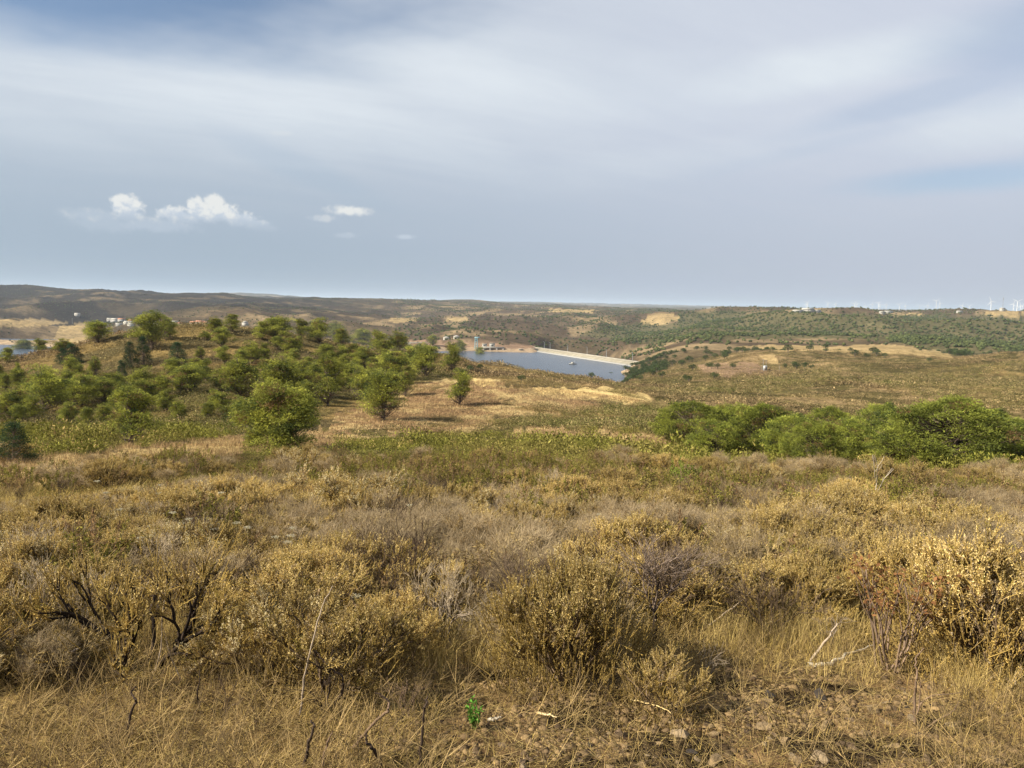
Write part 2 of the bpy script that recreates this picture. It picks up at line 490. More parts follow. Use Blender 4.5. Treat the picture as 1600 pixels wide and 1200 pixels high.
def ground_colour(X, Y, Z):
    n = len(X)
    zo, px, py = zones(X, Y, Z)
    a = fbm(X, Y, 1.3, 1, 3); b = fbm(X, Y, 9, 5, 4); c_ = fbm(X, Y, 60, 9, 4); d = fbm(X, Y, 420, 13, 4, .6)
    col = lerp(np.tile(SOIL, (n, 1)), DRY, sstep(a, .35, .7) * .7)
    mid = lerp(np.tile(SCRUB, (n, 1)), DRY, sstep(b, .40, .62))
    mid = lerp(mid, np.tile(OLIVE, (n, 1)), sstep(c_, .5, .65) * .35)
    col = lerp(col, mid, sstep(Y, 12, 40))
    w = zo['green'] * sstep(vnoise(X / 3, Y / 3, 8), .1, .5)
    col = lerp(col, np.tile(OLIVE * 1.0, (n, 1)), w * .45)
    # hills beyond the lake
    e = fbm(X, Y, 85, 21, 4, .6)
    hill = lerp(np.tile(REDHILL, (n, 1)), TANHILL, sstep(e, .48, .66) * .8)
    hill = lerp(hill, np.tile(SCRUB * .75, (n, 1)), sstep(d, .42, .62) * .75)
    left = sstep(-X / np.maximum(Y, 1), 0.1, 0.3) * sstep(Y, 1700, 2300)        # burnt purple-brown slopes on the left
    hill = lerp(hill, np.tile(C(.027, .022, .018), (n, 1)), left * .92 * (1 - .4 * sstep(e, .55, .7)))
    col = lerp(col, hill, sstep(Y, 450, 900))
    mr = sstep(X / np.maximum(Y, 1), .1, .2) * sstep(Y, 80, 140) * (1 - sstep(Y, 600, 800))
    rb = lerp(np.tile(C(.082, .068, .030), (n, 1)), C(.25, .18, .095), sstep(fbm(X, Y, 14, 33, 4, .6) + .5 * (fbm(X, Y, 90, 34, 3) - .5), .5, .64))
    col = lerp(col, rb, mr * (1 - .7 * zo['green']))
    wd = zo['wood'] * 1.0
    col = lerp(col, np.tile(C(.092, .085, .042), (n, 1)), wd * .8)
    st = zo['straw'] * 1.0
    sc = lerp(np.tile(C(.235, .15, .085), (n, 1)), STRAW * .9, sstep(fbm(X, Y, 4.5, 41, 5, .65), .40, .62))
    col = lerp(col, sc, st * .92)
    ch = sstep(vnoise(X / .42, Y / .3, 88), .52, .66) * (Y < 6.0) * (X > -.5)
    col = lerp(col, np.tile(C(.035, .027, .022), (n, 1)), ch * .85)
    og = sstep(vnoise(X / .5, Y / .35, 89), .45, .65) * (Y < 5.6) * (X > -.4) * (1 - ch)
    col = lerp(col, np.tile(C(.25, .16, .085), (n, 1)), og * .7)
    col = lerp(col, np.tile(C(.60, .45, .21), (n, 1)), zo['bright'] * .9)
    col = lerp(col, np.tile(C(.46, .34, .17), (n, 1)), zo['sfar'] * .6)
    col = lerp(col, np.tile(C(.27, .18, .12), (n, 1)), zo['bare'] * .75)
    # shoreline: bare strip above the water
    sh = (Z > WATER - 3) & (Z < WATER + 3.5) & (Y > 500) & (Y < 1330) & upstream(X, Y)
    col = lerp(col, np.tile(C(.36, .27, .18), (n, 1)), sh * .8)
    farw = sstep(Y, 4500, 8000)
    col = lerp(col, np.tile(C(.10, .095, .07), (n, 1)), farw * .8)
    col = lerp(col, np.tile(C(.34, .27, .19), (n, 1)), farw * sstep(fbm(X, Y, 700, 77, 4, .6), .6, .7) * .6)
    return np.clip(col, 0, 1)


# ------------------------------------------------------------------ materials
def mat_new(name):
    m = bpy.data.materials.new(name)
    m.use_nodes = True
    return m, NT(m.node_tree)


def surface(name, col, rough=0.8, var=0.25, scale=8.0, bump=0.0, bscale=None, metal=0.0, spec=0.3, detail=4):
    m, t = mat_new(name)
    tc = t.new('ShaderNodeTexCoord')
    n = t.noise(tc.outputs['Object'], scale, detail, 0.6)
    k = t.mapr(n, 0.3, 0.7, 1 - var, 1 + var, False)
    mul = t.mix(1.0, tuple(col) + (1,), k, 'MULTIPLY')
    p = t.new('ShaderNodeBsdfPrincipled')
    t.put(p.inputs['Base Color'], mul)
    p.inputs['Roughness'].default_value = rough
    p.inputs['Metallic'].default_value = metal
    p.inputs['Specular IOR Level'].default_value = spec
    if bump:
        b = t.new('ShaderNodeBump')
        b.inputs['Strength'].default_value = bump
        b.inputs['Distance'].default_value = 0.02
        t.l.new(t.noise(tc.outputs['Object'], bscale or scale * 3, 5, 0.65), b.inputs['Height'])
        t.l.new(b.outputs[0], p.inputs['Normal'])
    o = t.new('ShaderNodeOutputMaterial')
    t.l.new(p.outputs[0], o.inputs[0])
    return m


def leafy(name, trans=0.3, var=0.18, rand=0.22):
    """foliage whose colour comes from the mesh ('col'), varied by noise and per plant"""
    m, t = mat_new(name)
    at_ = t.new('ShaderNodeAttribute', attribute_name='col')
    oi = t.new('ShaderNodeObjectInfo')
    geo = t.new('ShaderNodeNewGeometry')
    n = t.noise(geo.outputs['Position'], 1.7, 3, 0.6)
    k = t.mapr(n, 0.3, 0.7, 1 - var, 1 + var, False)
    c = t.mix(1.0, at_.outputs['Color'], k, 'MULTIPLY')
    r = t.math('ADD', 1 - rand, t.math('MULTIPLY', oi.outputs['Random'], 2 * rand))
    c = t.mix(1.0, c, r, 'MULTIPLY')
    hs = t.new('ShaderNodeHueSaturation'); hs.inputs['Saturation'].default_value = 1.0; hs.inputs['Value'].default_value = .98
    t.l.new(c, hs.inputs['Color']); c = hs.outputs[0]
    df = t.new('ShaderNodeBsdfDiffuse')
    t.put(df.inputs[0], c)
    tr = t.new('ShaderNodeBsdfTranslucent')
    t.put(tr.inputs[0], c)
    mx = t.new('ShaderNodeMixShader')
    mx.inputs[0].default_value = trans
    t.l.new(df.outputs[0], mx.inputs[1]); t.l.new(tr.outputs[0], mx.inputs[2])
    o = t.new('ShaderNodeOutputMaterial')
    t.l.new(mx.outputs[0], o.inputs[0])
    return m


M_LEAF = leafy('foliage', .28)
M_STUFF = leafy('scrub_foliage', .2, .3, 0.0)
M_STRAW = leafy('dry_grass_blades', .25, .2, 0.0)
M_WOOD = leafy('woody_stems', 0.0, .3, .15)


def ground_material():
    m, t = mat_new('earth_and_ground_cover')
    at_ = t.new('ShaderNodeAttribute', attribute_name='col')
    geo = t.new('ShaderNodeNewGeometry')
    P = geo.outputs['Position']
    cd = None
    n1 = t.noise(P, 14.0, 6, 0.7)          # clods
    n2 = t.noise(P, 1.1, 6, 0.65)
    n3 = t.noise(P, 0.09, 6, 0.7)
    n4 = t.noise(P, 0.012, 6, 0.7)
    k = t.mapr(n1, .3, .7, .72, 1.28, False)
    c = t.mix(1.0, at_.outputs['Color'], k, 'MULTIPLY')
    c = t.mix(1.0, c, t.mapr(n2, .32, .68, .62, 1.4, False), 'MULTIPLY')
    c = t.mix(1.0, c, t.mapr(n3, .35, .65, .72, 1.3, False), 'MULTIPLY')
    c = t.mix(1.0, c, t.mapr(n4, .35, .65, .82, 1.2, False), 'MULTIPLY')
    hs = t.new('ShaderNodeHueSaturation'); hs.inputs['Saturation'].default_value = 1.04; hs.inputs['Value'].default_value = .84
    t.l.new(c, hs.inputs['Color']); c = hs.outputs[0]
    p = t.new('ShaderNodeBsdfDiffuse')
    t.put(p.inputs['Color'], c)
    b = t.new('ShaderNodeBump'); b.inputs['Strength'].default_value = .9; b.inputs['Distance'].default_value = .05
    t.l.new(n1, b.inputs['Height'])
    b2 = t.new('ShaderNodeBump'); b2.inputs['Strength'].default_value = .7; b2.inputs['Distance'].default_value = .6
    t.l.new(n2, b2.inputs['Height']); t.l.new(b.outputs[0], b2.inputs['Normal'])
    b3 = t.new('ShaderNodeBump'); b3.inputs['Strength'].default_value = .6; b3.inputs['Distance'].default_value = 6
    t.l.new(n3, b3.inputs['Height']); t.l.new(b2.outputs[0], b3.inputs['Normal'])
    t.l.new(b3.outputs[0], p.inputs['Normal'])
    o = t.new('ShaderNodeOutputMaterial')
    t.l.new(p.outputs[0], o.inputs[0])
    return m


def water_material():
    m, t = mat_new('lake_water')
    geo = t.new('ShaderNodeNewGeometry')
    n = t.noise(geo.outputs['Position'], .35, 5, .7)
    nb = t.noise(geo.outputs['Position'], .006, 3, .6)
    p = t.new('ShaderNodeBsdfPrincipled')
    t.put(p.inputs['Base Color'], t.mix(t.mapr(nb, .35, .65, 0, 1), (.032, .044, .064, 1), (.042, .055, .078, 1)))
    p.inputs['Roughness'].default_value = .22
    p.inputs['IOR'].default_value = 1.33
    b = t.new('ShaderNodeBump'); b.inputs['Strength'].default_value = 1.0; b.inputs['Distance'].default_value = .55
    t.l.new(n, b.inputs['Height']); t.l.new(b.outputs[0], p.inputs['Normal'])
    o = t.new('ShaderNodeOutputMaterial')
    t.l.new(p.outputs[0], o.inputs[0])
    return m


# ------------------------------------------------------------------ mesh accumulation
class Geo:
    """triangle soup with one colour per vertex"""
    def __init__(s):
        s.v = []; s.f = []; s.c = []; s.n = 0

    def add(s, v, f, c):
        v = np.asarray(v, float).reshape(-1, 3); f = np.asarray(f, int).reshape(-1, 3)
        c = np.asarray(c, float)
        if c.ndim == 1:
            c = np.tile(c, (len(v), 1))
        s.v.append(v); s.f.append(f + s.n); s.c.append(c); s.n += len(v)

    def arrays(s):
        if not s.v:
            return np.zeros((0, 3)), np.zeros((0, 3), int), np.zeros((0, 3))
        return np.concatenate(s.v), np.concatenate(s.f), np.concatenate(s.c)


def mesh_from(name, v, f, c=None, mat=None, smooth=False):
    me = bpy.data.meshes.new(name)
    f = np.asarray(f, np.int32)
    k = f.shape[1]
    me.vertices.add(len(v)); me.loops.add(f.size); me.polygons.add(len(f))
    me.vertices.foreach_set('co', np.ascontiguousarray(v, np.float32).ravel())
    me.loops.foreach_set('vertex_index', f.ravel())
    me.polygons.foreach_set('loop_start', np.arange(0, f.size, k, dtype=np.int32))
    if smooth:
        me.polygons.foreach_set('use_smooth', np.ones(len(f), bool))
    if c is not None:
        a = me.color_attributes.new('col', 'FLOAT_COLOR', 'POINT')
        cc = np.ones((len(v), 4), np.float32); cc[:, :3] = c
        a.data.foreach_set('color', cc.ravel())
    me.update(calc_edges=True)
    if mat is not None:
        me.materials.append(mat)
    return me


def link(name, me, parent=None, loc=None):
    o = bpy.data.objects.new(name, me)
    COL.objects.link(o)
    if parent is not None:
        o.parent = parent
    if loc is not None:
        o.location = loc
    return o


def tag(o, label=None, cat=None, group=None, kind=None):
    if label: o['label'] = label
    if cat: o['category'] = cat
    if group: o['group'] = group
    if kind: o['kind'] = kind
    return o


def thing(name, label, cat, loc=(0, 0, 0), rz=0.0, group=None, scale=1.0):
    o = bpy.data.objects.new(name, None)
    COL.objects.link(o)
    o.empty_display_size = .2
    o.location = loc
    o.rotation_euler = (0, 0, rz)
    o.scale = (scale,) * 3 if np.isscalar(scale) else scale
    return tag(o, label, cat, group)


def unit(a):
    a = np.asarray(a, float)
    return a / np.maximum(np.linalg.norm(a, axis=-1, keepdims=True), 1e-9)


def segs(G, P0, P1, r0, r1, c, sides=3):
    """tapered prisms, one per segment"""
    P0 = np.asarray(P0, float).reshape(-1, 3); P1 = np.asarray(P1, float).reshape(-1, 3)
    n = len(P0)
    if n == 0:
        return
    r0 = np.broadcast_to(r0, (n,)); r1 = np.broadcast_to(r1, (n,))
    d = unit(P1 - P0)
    h = np.where(np.abs(d[:, 2:3]) > .9, np.array([[1., 0, 0]]), np.array([[0, 0, 1.]]))
    u = unit(np.cross(d, h)); w = np.cross(d, u)
    vs = []
    for k in range(sides):
        a = 2 * math.pi * k / sides
        o = u * math.cos(a) + w * math.sin(a)
        vs.append(P0 + o * r0[:, None]); vs.append(P1 + o * r1[:, None])
    v = np.stack(vs, 1).reshape(-1, 3)
    f = []
    for k in range(sides):
        a, b = 2 * k, 2 * k + 1; e, g = 2 * ((k + 1) % sides), 2 * ((k + 1) % sides) + 1
        f += [(a, e, b), (b, e, g)]
    f = np.array(f)[None] + (np.arange(n) * 2 * sides)[:, None, None]
    c = np.asarray(c, float)
    if c.ndim == 2:
        c = np.repeat(c, 2 * sides, 0)
    G.add(v, f.reshape(-1, 3), c)


def leaves(G, P, D, L, Wd, c, R, quad=True):
    """flat leaves starting at P along D"""
    P = np.asarray(P, float); n = len(P)
    if n == 0:
        return
    D = unit(D)
    S = unit(np.cross(D, R.normal(size=(n, 3))))
    L = np.broadcast_to(L, (n,))[:, None]; Wd = np.broadcast_to(Wd, (n,))[:, None]
    a = P; m1 = P + D * L * .5 + S * Wd * .5; m2 = P + D * L * .5 - S * Wd * .5; b = P + D * L
    c = np.asarray(c, float)
    if c.ndim == 1:
        c = np.tile(c, (n, 1))
    v = np.stack([a, m1, b, m2], 1).reshape(-1, 3)
    f = np.array([(0, 1, 2), (0, 2, 3)])[None] + (np.arange(n) * 4)[:, None, None]
    G.add(v, f.reshape(-1, 3), np.repeat(c, 4, 0))


def icos(n=1):
    bm = bmesh.new()
    bmesh.ops.create_icosphere(bm, subdivisions=n, radius=1)
    v = np.array([x.co[:] for x in bm.verts]); f = np.array([[q.index for q in p.verts] for p in bm.faces])
    bm.free()
    return v, f


def box(G, x0, x1, y0, y1, z0, z1, c=(1, 1, 1)):
    v = [(x, y, z) for z in (z0, z1) for y in (y0, y1) for x in (x0, x1)]
    q = [(0, 2, 3, 1), (4, 5, 7, 6), (0, 1, 5, 4), (2, 6, 7, 3), (0, 4, 6, 2), (1, 3, 7, 5)]
    f = []
    for a in q:
        f += [(a[0], a[1], a[2]), (a[0], a[2], a[3])]
    G.add(v, f, C(*c))


def gmesh(name, G, mat, smooth=False, keepcol=True):
    v, f, c = G.arrays()
    return mesh_from(name, v, f, c if keepcol else None, mat, smooth)


# ------------------------------------------------------------------ the ground sheet
def build_ground():
    rowsY = np.concatenate([np.linspace(-14, 1.5, 30)[:-1], np.exp(np.linspace(math.log(1.5 + 1.2), math.log(45000), 940)) - 1.2])
    s = np.concatenate([np.linspace(-1.3, -.72, 40)[:-1], np.linspace(-.72, .72, 760), np.linspace(.72, 1.3, 40)[1:]])
    n, m = len(rowsY), len(s)
    Yg = np.repeat(rowsY[:, None], m, 1)
    Xg = s[None, :] * (np.maximum(Yg, -2) + 9)
    wfar = sstep(Yg, 20, 60)
    Xg = Xg * (1 - wfar) + s[None, :] * Yg * 1.0 * wfar
    X, Y = Xg.ravel(), Yg.ravel()
    Z = gz(X, Y)
    c = ground_colour(X, Y, Z)
    idx = np.arange(n * m).reshape(n, m)
    f = np.stack([idx[:-1, :-1], idx[:-1, 1:], idx[1:, 1:], idx[1:, :-1]], -1).reshape(-1, 4)
    me = mesh_from('ground', np.stack([X, Y, Z], 1), f, c, ground_material(), True)
    tag(link('ground', me), kind='structure')


build_ground()

def build_lake():
    pts = []
    for px, Y in ((842, 1262), (920, 1090), (995, 955), (1015, 700), (1010, 480), (400, 430), (-700, 430), (-700, 1330), (300, 1330), (700, 1330)):
        p = at(px, 550, Y); pts.append((p[0], p[1], WATER))
    bm = bmesh.new()
    vs = [bm.verts.new(p) for p in pts]
    fc = bm.faces.new(vs)
    bmesh.ops.triangulate(bm, faces=[fc])
    bm.normal_update()
    for q in bm.faces:
        if q.normal.z < 0: q.normal_flip()
    me = bpy.data.meshes.new('lake'); bm.to_mesh(me); bm.free()
    me.materials.append(water_material())
    tag(link('lake', me), kind='structure')


build_lake()

M_CONC = surface('pale_concrete', (.29, .265, .215), .85, .2, .08)
M_CONC2 = surface('grey_concrete', (.20, .18, .16), .85, .2, .15)
M_RIP = surface('rock_facing', (.26, .23, .17), .9, .25, .12)
M_WHITE = surface('white_paint', (.33, .315, .28), .7, .1, .4)
M_ROOF = surface('clay_roof_tiles', (.36, .17, .10), .85, .2, 1.0)
M_GLASS = surface('dark_window', (.03, .035, .04), .2, .1, 1.0, spec=.6)
M_STEEL = surface('grey_steel', (.35, .38, .40), .5, .1, .5, metal=.3)
M_TEAL = surface('teal_painted_steel', (.22, .38, .42), .5, .1, .5)
M_TURB = surface('white_turbine_paint', (.62, .63, .65), .5, .03, .2)
M_POLE = surface('weathered_pole', (.30, .28, .26), .8, .2, 2.0)
M_ASPH = surface('asphalt', (.10, .10, .10), .9, .2, .3)


def build_dam():
    root = thing('dam', 'long pale embankment dam with sloping faces across the far right end of the lake', 'dam', tuple(DA))
    a = unit((DB - DA)[:2]); L = float(np.linalg.norm((DB - DA)[:2]))
    nu = np.array([-a[1], a[0]])
    if nu @ np.array([-1, -1]) < 0: nu = -nu                     # upstream side, toward the lake and viewer

    def prism(prof, x0, x1):
        G = Geo(); n = len(prof)
        v = []
        for x in (x0, x1):
            for (o, z) in prof:
                p = a * x + nu * o
                v.append((p[0], p[1], z))
        f = []
        for i in range(n):
            j = (i + 1) % n
            f += [(i, j, n + j), (i, n + j, n + i)]
        for i in range(1, n - 1):
            f += [(0, i, i + 1), (n, n + i + 1, n + i)]
        G.add(v, f, C(1, 1, 1))
        return G
    e0, e1 = -12, L + 14
    link('embankment', gmesh('embankment', prism([(-6, 0), (6, 0), (56, -20), (-96, -50)], e0, e1), M_RIP, keepcol=False), root)
    link('crest_road', gmesh('crest_road', prism([(-4.5, .05), (4.5, .05), (4.5, .35), (-4.5, .35)], e0, e1), M_CONC, keepcol=False), root)
    link('parapet', gmesh('parapet', prism([(4.9, -.3), (6.2, -.3), (6.2, 1.3), (4.9, 1.3)], e0, e1), M_CONC, keepcol=False), root)
    link('waterline_band', gmesh('waterline_band', prism([(15.4, -3.4), (20.0, -5.3), (20.5, -4.7), (15.9, -2.8)], e0, e1 - 10), M_WHITE, keepcol=False), root)
    for k, x in enumerate((.03, .1, .3, .5, .68, .9)):
        t = thing('lamp_post', ['slim lamp post at the far left end of the dam crest', 'slim lamp post, second from the far end of the dam crest', 'slim lamp post, third from the far end of the dam crest',
                                'slim lamp post just past the middle of the dam crest', 'slim lamp post, second from the near end of the dam crest', 'slim lamp post nearest the right end of the dam crest'][k],
                  'lamp post', tuple(DA + np.array([a[0] * x * L - nu[0] * 5.2, a[1] * x * L - nu[1] * 5.2, 0])), group='lamp posts along the dam crest')
        G = Geo(); segs(G, [(0, 0, -.2)], [(0, 0, 10)], .28, .18, C(1, 1, 1), 6)
        link('pole', gmesh('pole', G, M_STEEL, keepcol=False), t)
        G = Geo(); segs(G, [(0, 0, 9.9)], [(nu[0] * 2, nu[1] * 2, 10.3)], .18, .3, C(1, 1, 1), 6)
        link('lamp_head', gmesh('lamp_head', G, M_STEEL, keepcol=False), t)


build_dam()


def part_box(name, parent, mat, *b):
    G = Geo(); box(G, *b)
    return link(name, gmesh(name, G, mat, keepcol=False), parent)


def build_intake():
    p = at(768, 550, 1222.0)
    root = thing('spillway', 'grey concrete spillway with dark piers and gates at the far left shore of the lake', 'spillway', (p[0], p[1], WATER))
    part_box('deck', root, M_CONC, -16, 20, -4, 9, 4.2, 5.6)
    for i in range(4):
        part_box('pier', root, M_CONC2, -13 + i * 10, -10.5 + i * 10, -6, 8, -14, 4.2)
    for i in range(3):
        part_box('gate', root, M_GLASS, -10.5 + i * 10, -3 + i * 10, 1, 1.6, -12, 2.6)
    part_box('parapet', root, M_WHITE, -16, 20, -4.3, -4.0, 5.0, 6.6)
    # control buildings on the deck
    for k, (px, w_, h, lab) in enumerate(((757, 7, 5, 'small white flat-roofed control building on the spillway, left one of the pair'), (769, 8, 6, 'small white flat-roofed control building on the spillway, right one of the pair'))):
        q = at(px, 541, 1226.0)
        b = thing('control_building', lab, 'building', (q[0], q[1], WATER + 5.6), group='control buildings at the spillway')
        part_box('wall', b, M_WHITE, -w_ / 2, w_ / 2, -3, 3, 0, h)
        part_box('roof', b, M_CONC, -w_ / 2 - .4, w_ / 2 + .4, -3.4, 3.4, h, h + .4)
        part_box('window', b, M_GLASS, -w_ / 4, w_ / 4, -3.08, -3.003, h * .4, h * .7)
        part_box('door', b, M_CONC2, w_ * .3, w_ * .42, -3.08, -3.003, 0, h * .6)
    q = at(744, 545, 1228.0)
    cr = thing('gantry_crane', 'tall teal steel gantry crane beside the spillway', 'crane', (q[0], q[1], WATER + 4))
    for sx in (-2.2, 2.2):
        for sy in (-2, 2):
            G = Geo(); segs(G, [(sx, sy, -6)], [(sx * .8, sy * .8, 16)], .5, .4, C(1, 1, 1), 4)
            link('leg', gmesh('leg', G, M_TEAL, keepcol=False), cr)
    part_box('beam', cr, M_TEAL, -2.6, 5.5, -1, 1, 15.5, 17)
    part_box('cabin', cr, M_TEAL, -1.4, 1.4, -1.2, 1.2, 11.5, 13.8)
    G = Geo()
    for z in range(-4, 15, 4):
        segs(G, [(-2.2, -2, z), (2.2, -2, z)], [(2.2, -2, z + 4), (-2.2, -2, z + 4)], .2, .2, C(1, 1, 1), 4)
    link('bracing', gmesh('bracing', G, M_TEAL, keepcol=False), cr)
    q = at(814, 549, 1218.0)
    t = thing('intake_tower', 'stubby grey concrete intake pier standing in the water left of the dam', 'tower', (q[0], q[1], WATER))
    part_box('shaft', t, M_CONC2, -3, 3, -3, 3, -15, 3.5); part_box('cap', t, M_CONC, -3.8, 3.8, -3.8, 3.8, 3.5, 4.3)
    q = at(829, 548, 1235.0)
    t = thing('retaining_wall', 'dark concrete retaining wall where the far shore meets the dam', 'wall', (q[0], q[1], WATER))
    part_box('wall', t, M_CONC2, -13, 11, -2, 4, -12, 3.2)
    part_box('coping', t, M_CONC, -13.3, 11.3, -2.3, 4.3, 3.2, 3.8)
    q = hit(705, 536)
    for k, (px, lab) in enumerate(((697, 'round white storage tank on the far shore, left one of two'), (713, 'round white storage tank on the far shore, right one of two'))):
        q = at(px, 537, 1330); z = g1(q[0], q[1])
        t = thing('storage_tank', lab, 'tank', (q[0], q[1], z - .5), group='storage tanks on the far shore')
        G = Geo(); segs(G, [(0, 0, -4)], [(0, 0, 5)], 5, 5, C(1, 1, 1), 16)
        link('shell', gmesh('shell', G, M_WHITE, keepcol=False), t)
        G = Geo(); segs(G, [(0, 0, 5)], [(0, 0, 6.4)], 5.1, .1, C(1, 1, 1), 16)
        link('lid', gmesh('lid', G, M_WHITE, keepcol=False), t)
    # low service building with a long pale roof
    q = at(655, 536, 1345); z = g1(q[0], q[1])
    t = thing('service_building', 'long low white service building behind the pines on the far shore', 'building', (q[0], q[1], z - 1))
    part_box('wall', t, M_WHITE, -20, 16, -4, 4, -4, 3); part_box('roof', t, M_CONC, -20.5, 16.5, -4.5, 4.5, 3, 3.6)
    for i in range(4): part_box('window', t, M_GLASS, -15 + i * 8, -12 + i * 8, -4.08, -4.003, .8, 2)
    # raft
    q = at(895, 567, 977); q[2] = WATER
    t = thing('raft', 'small white floating raft alone in the middle of the lake', 'raft', tuple(q), .4)
    for s_ in (-1, 1):
        G = Geo(); segs(G, [(-4.5, s_ * 1.4, .1)], [(4.5, s_ * 1.4, .1)], .55, .55, C(1, 1, 1), 8)
        link('float', gmesh('float', G, M_WHITE, keepcol=False), t)
    part_box('deck', t, M_WHITE, -4.5, 4.5, -2, 2, .6, .85)
    part_box('cabin', t, M_WHITE, -1.6, 1.2, -1.1, 1.1, .85, 2.7)
    G = Geo(); segs(G, [(2.4, 0, .8)], [(2.4, 0, 4.6)], .15, .1, C(1, 1, 1), 5)
    link('mast', gmesh('mast', G, M_STEEL, keepcol=False), t)


build_intake()


def make_house(name, label, loc, w_, d_, h, rz, group=None, roofmat=None, sink=2.5, nwin=2):
    t = thing(name, label, 'house', loc, rz, group)
    part_box('wall', t, M_WHITE, -w_ / 2, w_ / 2, -d_ / 2, d_ / 2, -sink, h)
    G = Geo(); e = .4; r = d_ * .3
    v = [(-w_ / 2 - e, -d_ / 2 - e, h), (w_ / 2 + e, -d_ / 2 - e, h), (w_ / 2 + e, d_ / 2 + e, h), (-w_ / 2 - e, d_ / 2 + e, h), (-w_ / 2 - e, 0, h + r), (w_ / 2 + e, 0, h + r)]
    G.add(v, [(0, 1, 5), (0, 5, 4), (2, 3, 4), (2, 4, 5), (3, 0, 4), (1, 2, 5), (0, 3, 2), (0, 2, 1)], C(1, 1, 1))
    rf = link('roof', gmesh('roof', G, roofmat or M_ROOF, keepcol=False), t)
    for i in range(nwin):
        x = -w_ * .32 + i * w_ * .64 / max(nwin - 1, 1)
        part_box('window', t, M_GLASS, x - .6, x + .6, -d_ / 2 - .06, -d_ / 2 - .003, h * .4, h * .75)
    part_box('door', t, M_CONC2, -.5, .5, -d_ / 2 - .06, -d_ / 2 - .003, 0, min(2.1, h * .7))
    return t


def on_hill(px, py, Ymin):
    """the point of the far hillside seen at this place of the photo"""
    for k in range(40):
        p = hit(px, py + .4 * k)
        if p is not None and p[1] > Ymin: return p
        if p is not None: break
    for k in range(40):
        p = hit(px, py - .4 * k)
        if p is not None and p[1] > Ymin: return p
    q = at(px, py, Ymin * 1.4)
    return np.array([q[0], q[1], g1(q[0], q[1])])


def build_village():
    vil = [(172, 502, 10, 7, 3.2, .2, 'white'), (180, 503.5, 14, 8, 4, -.1, 'white'), (190, 503, 12, 8, 3.6, .3, 'red'), (198, 506, 9, 7, 3.2, -.3, 'white'), (206, 504, 12, 7, 3.4, .1, 'red'), (186, 509, 11, 7, 3, .5, 'white'),
           (204, 510, 10, 6, 3, -.2, 'white'), (272, 507, 13, 8, 4, .1, 'white'), (281, 508, 9, 7, 3, -.4, 'red'), (303, 507, 13, 8, 3.6, .0, 'red'), (313, 506.5, 15, 9, 4.2, .2, 'red'), (322, 508, 11, 8, 3.4, -.1, 'red'),
           (383, 509, 8, 9, 6, 1.45, 'white'), (121, 494.5, 9, 7, 4, .3, 'white')]
    labs = ['small white house at the left edge of the village beyond the knoll', 'long white house in the village left of the tallest knoll pine', 'red-roofed white house behind the long white village house',
            'little white house near the middle of the left village cluster', 'red-roofed white house at the right end of the left village cluster', 'low white house in front of the left village cluster',
            'low white house just left of the tall knoll pine', 'pale white house just right of the tall knoll pine', 'little red-roofed house beside the pale house right of the tall pine',
            'red-roofed house, left one of three in a row on the skyline of the knoll', 'long red-roofed house, middle one of three in a row over the knoll', 'red-roofed house, right one of three in a row over the knoll',
            'white gabled house glimpsed between the pines on top of the knoll', 'lone white hut above the golden field on the far left']
    for (px, py, w_, d_, h, rz, kind), lab in zip(vil, labs):
        p = on_hill(px, py, 900); k_ = min(1.5, p[1] / 1500)
        make_house('house', lab, tuple(p), w_ * k_, d_ * k_, h * k_, rz, 'village houses beyond the knoll' if px not in (383, 121) else None, M_WHITE if kind == 'white' else M_ROOF, 3)
    p = on_hill(113, 506, 900)
    utility('slim pole above the dry slope on the far left', tuple(p), 15)
    far = [(1247, 488, 2650, 35, 14, 4.199999999999999, .1, 'long low white farm building at the left of the group on the far right ridge'), (1262, 487, 2700, 39, 16, 6.3, -.05, 'largest white shed of the group on the far right ridge'),
           (1276, 488.5, 2680, 26, 12, 3.5, .1, 'small white shed at the right of the group on the far ridge'), (1378, 490, 2550, 16, 10, 3.5, .0, 'white shed beside the sandy patch on the right ridge'),
           (1388, 489.5, 2600, 26, 12, 4.199999999999999, .1, 'long white shed right of the sandy patch on the right ridge'), (1566, 486.5, 2900, 16, 12, 9, .1, 'white cube-shaped house below the radio mast on the right'),
           (1499, 489, 2800, 18, 10, 5, 0, 'small white house between the wind turbines on the right ridge')]
    for px, py, Y, w_, d_, h, rz, lab in far:
        p = on_hill(px, py, 1500); k_ = p[1] / Y
        make_house('farm_building', lab, tuple(p), w_ * k_, d_ * k_, h * k_, rz, 'white buildings on the far right ridge', M_WHITE, 3, 3)


def utility(label, loc, H, group=None, arm=True):
    t = thing('utility_pole', label, 'pole', loc, random.random(), group)
    G = Geo(); segs(G, [(0, 0, -.6)], [(0, 0, H)], .02 * H, .012 * H, C(1, 1, 1), 6)
    link('pole', gmesh('pole', G, M_POLE, keepcol=False), t)
    if arm:
        G = Geo(); segs(G, [(-.14 * H, 0, H * .93)], [(.14 * H, 0, H * .93)], .01 * H, .01 * H, C(1, 1, 1), 4)
        link('crossarm', gmesh('crossarm', G, M_POLE, keepcol=False), t)
    return t


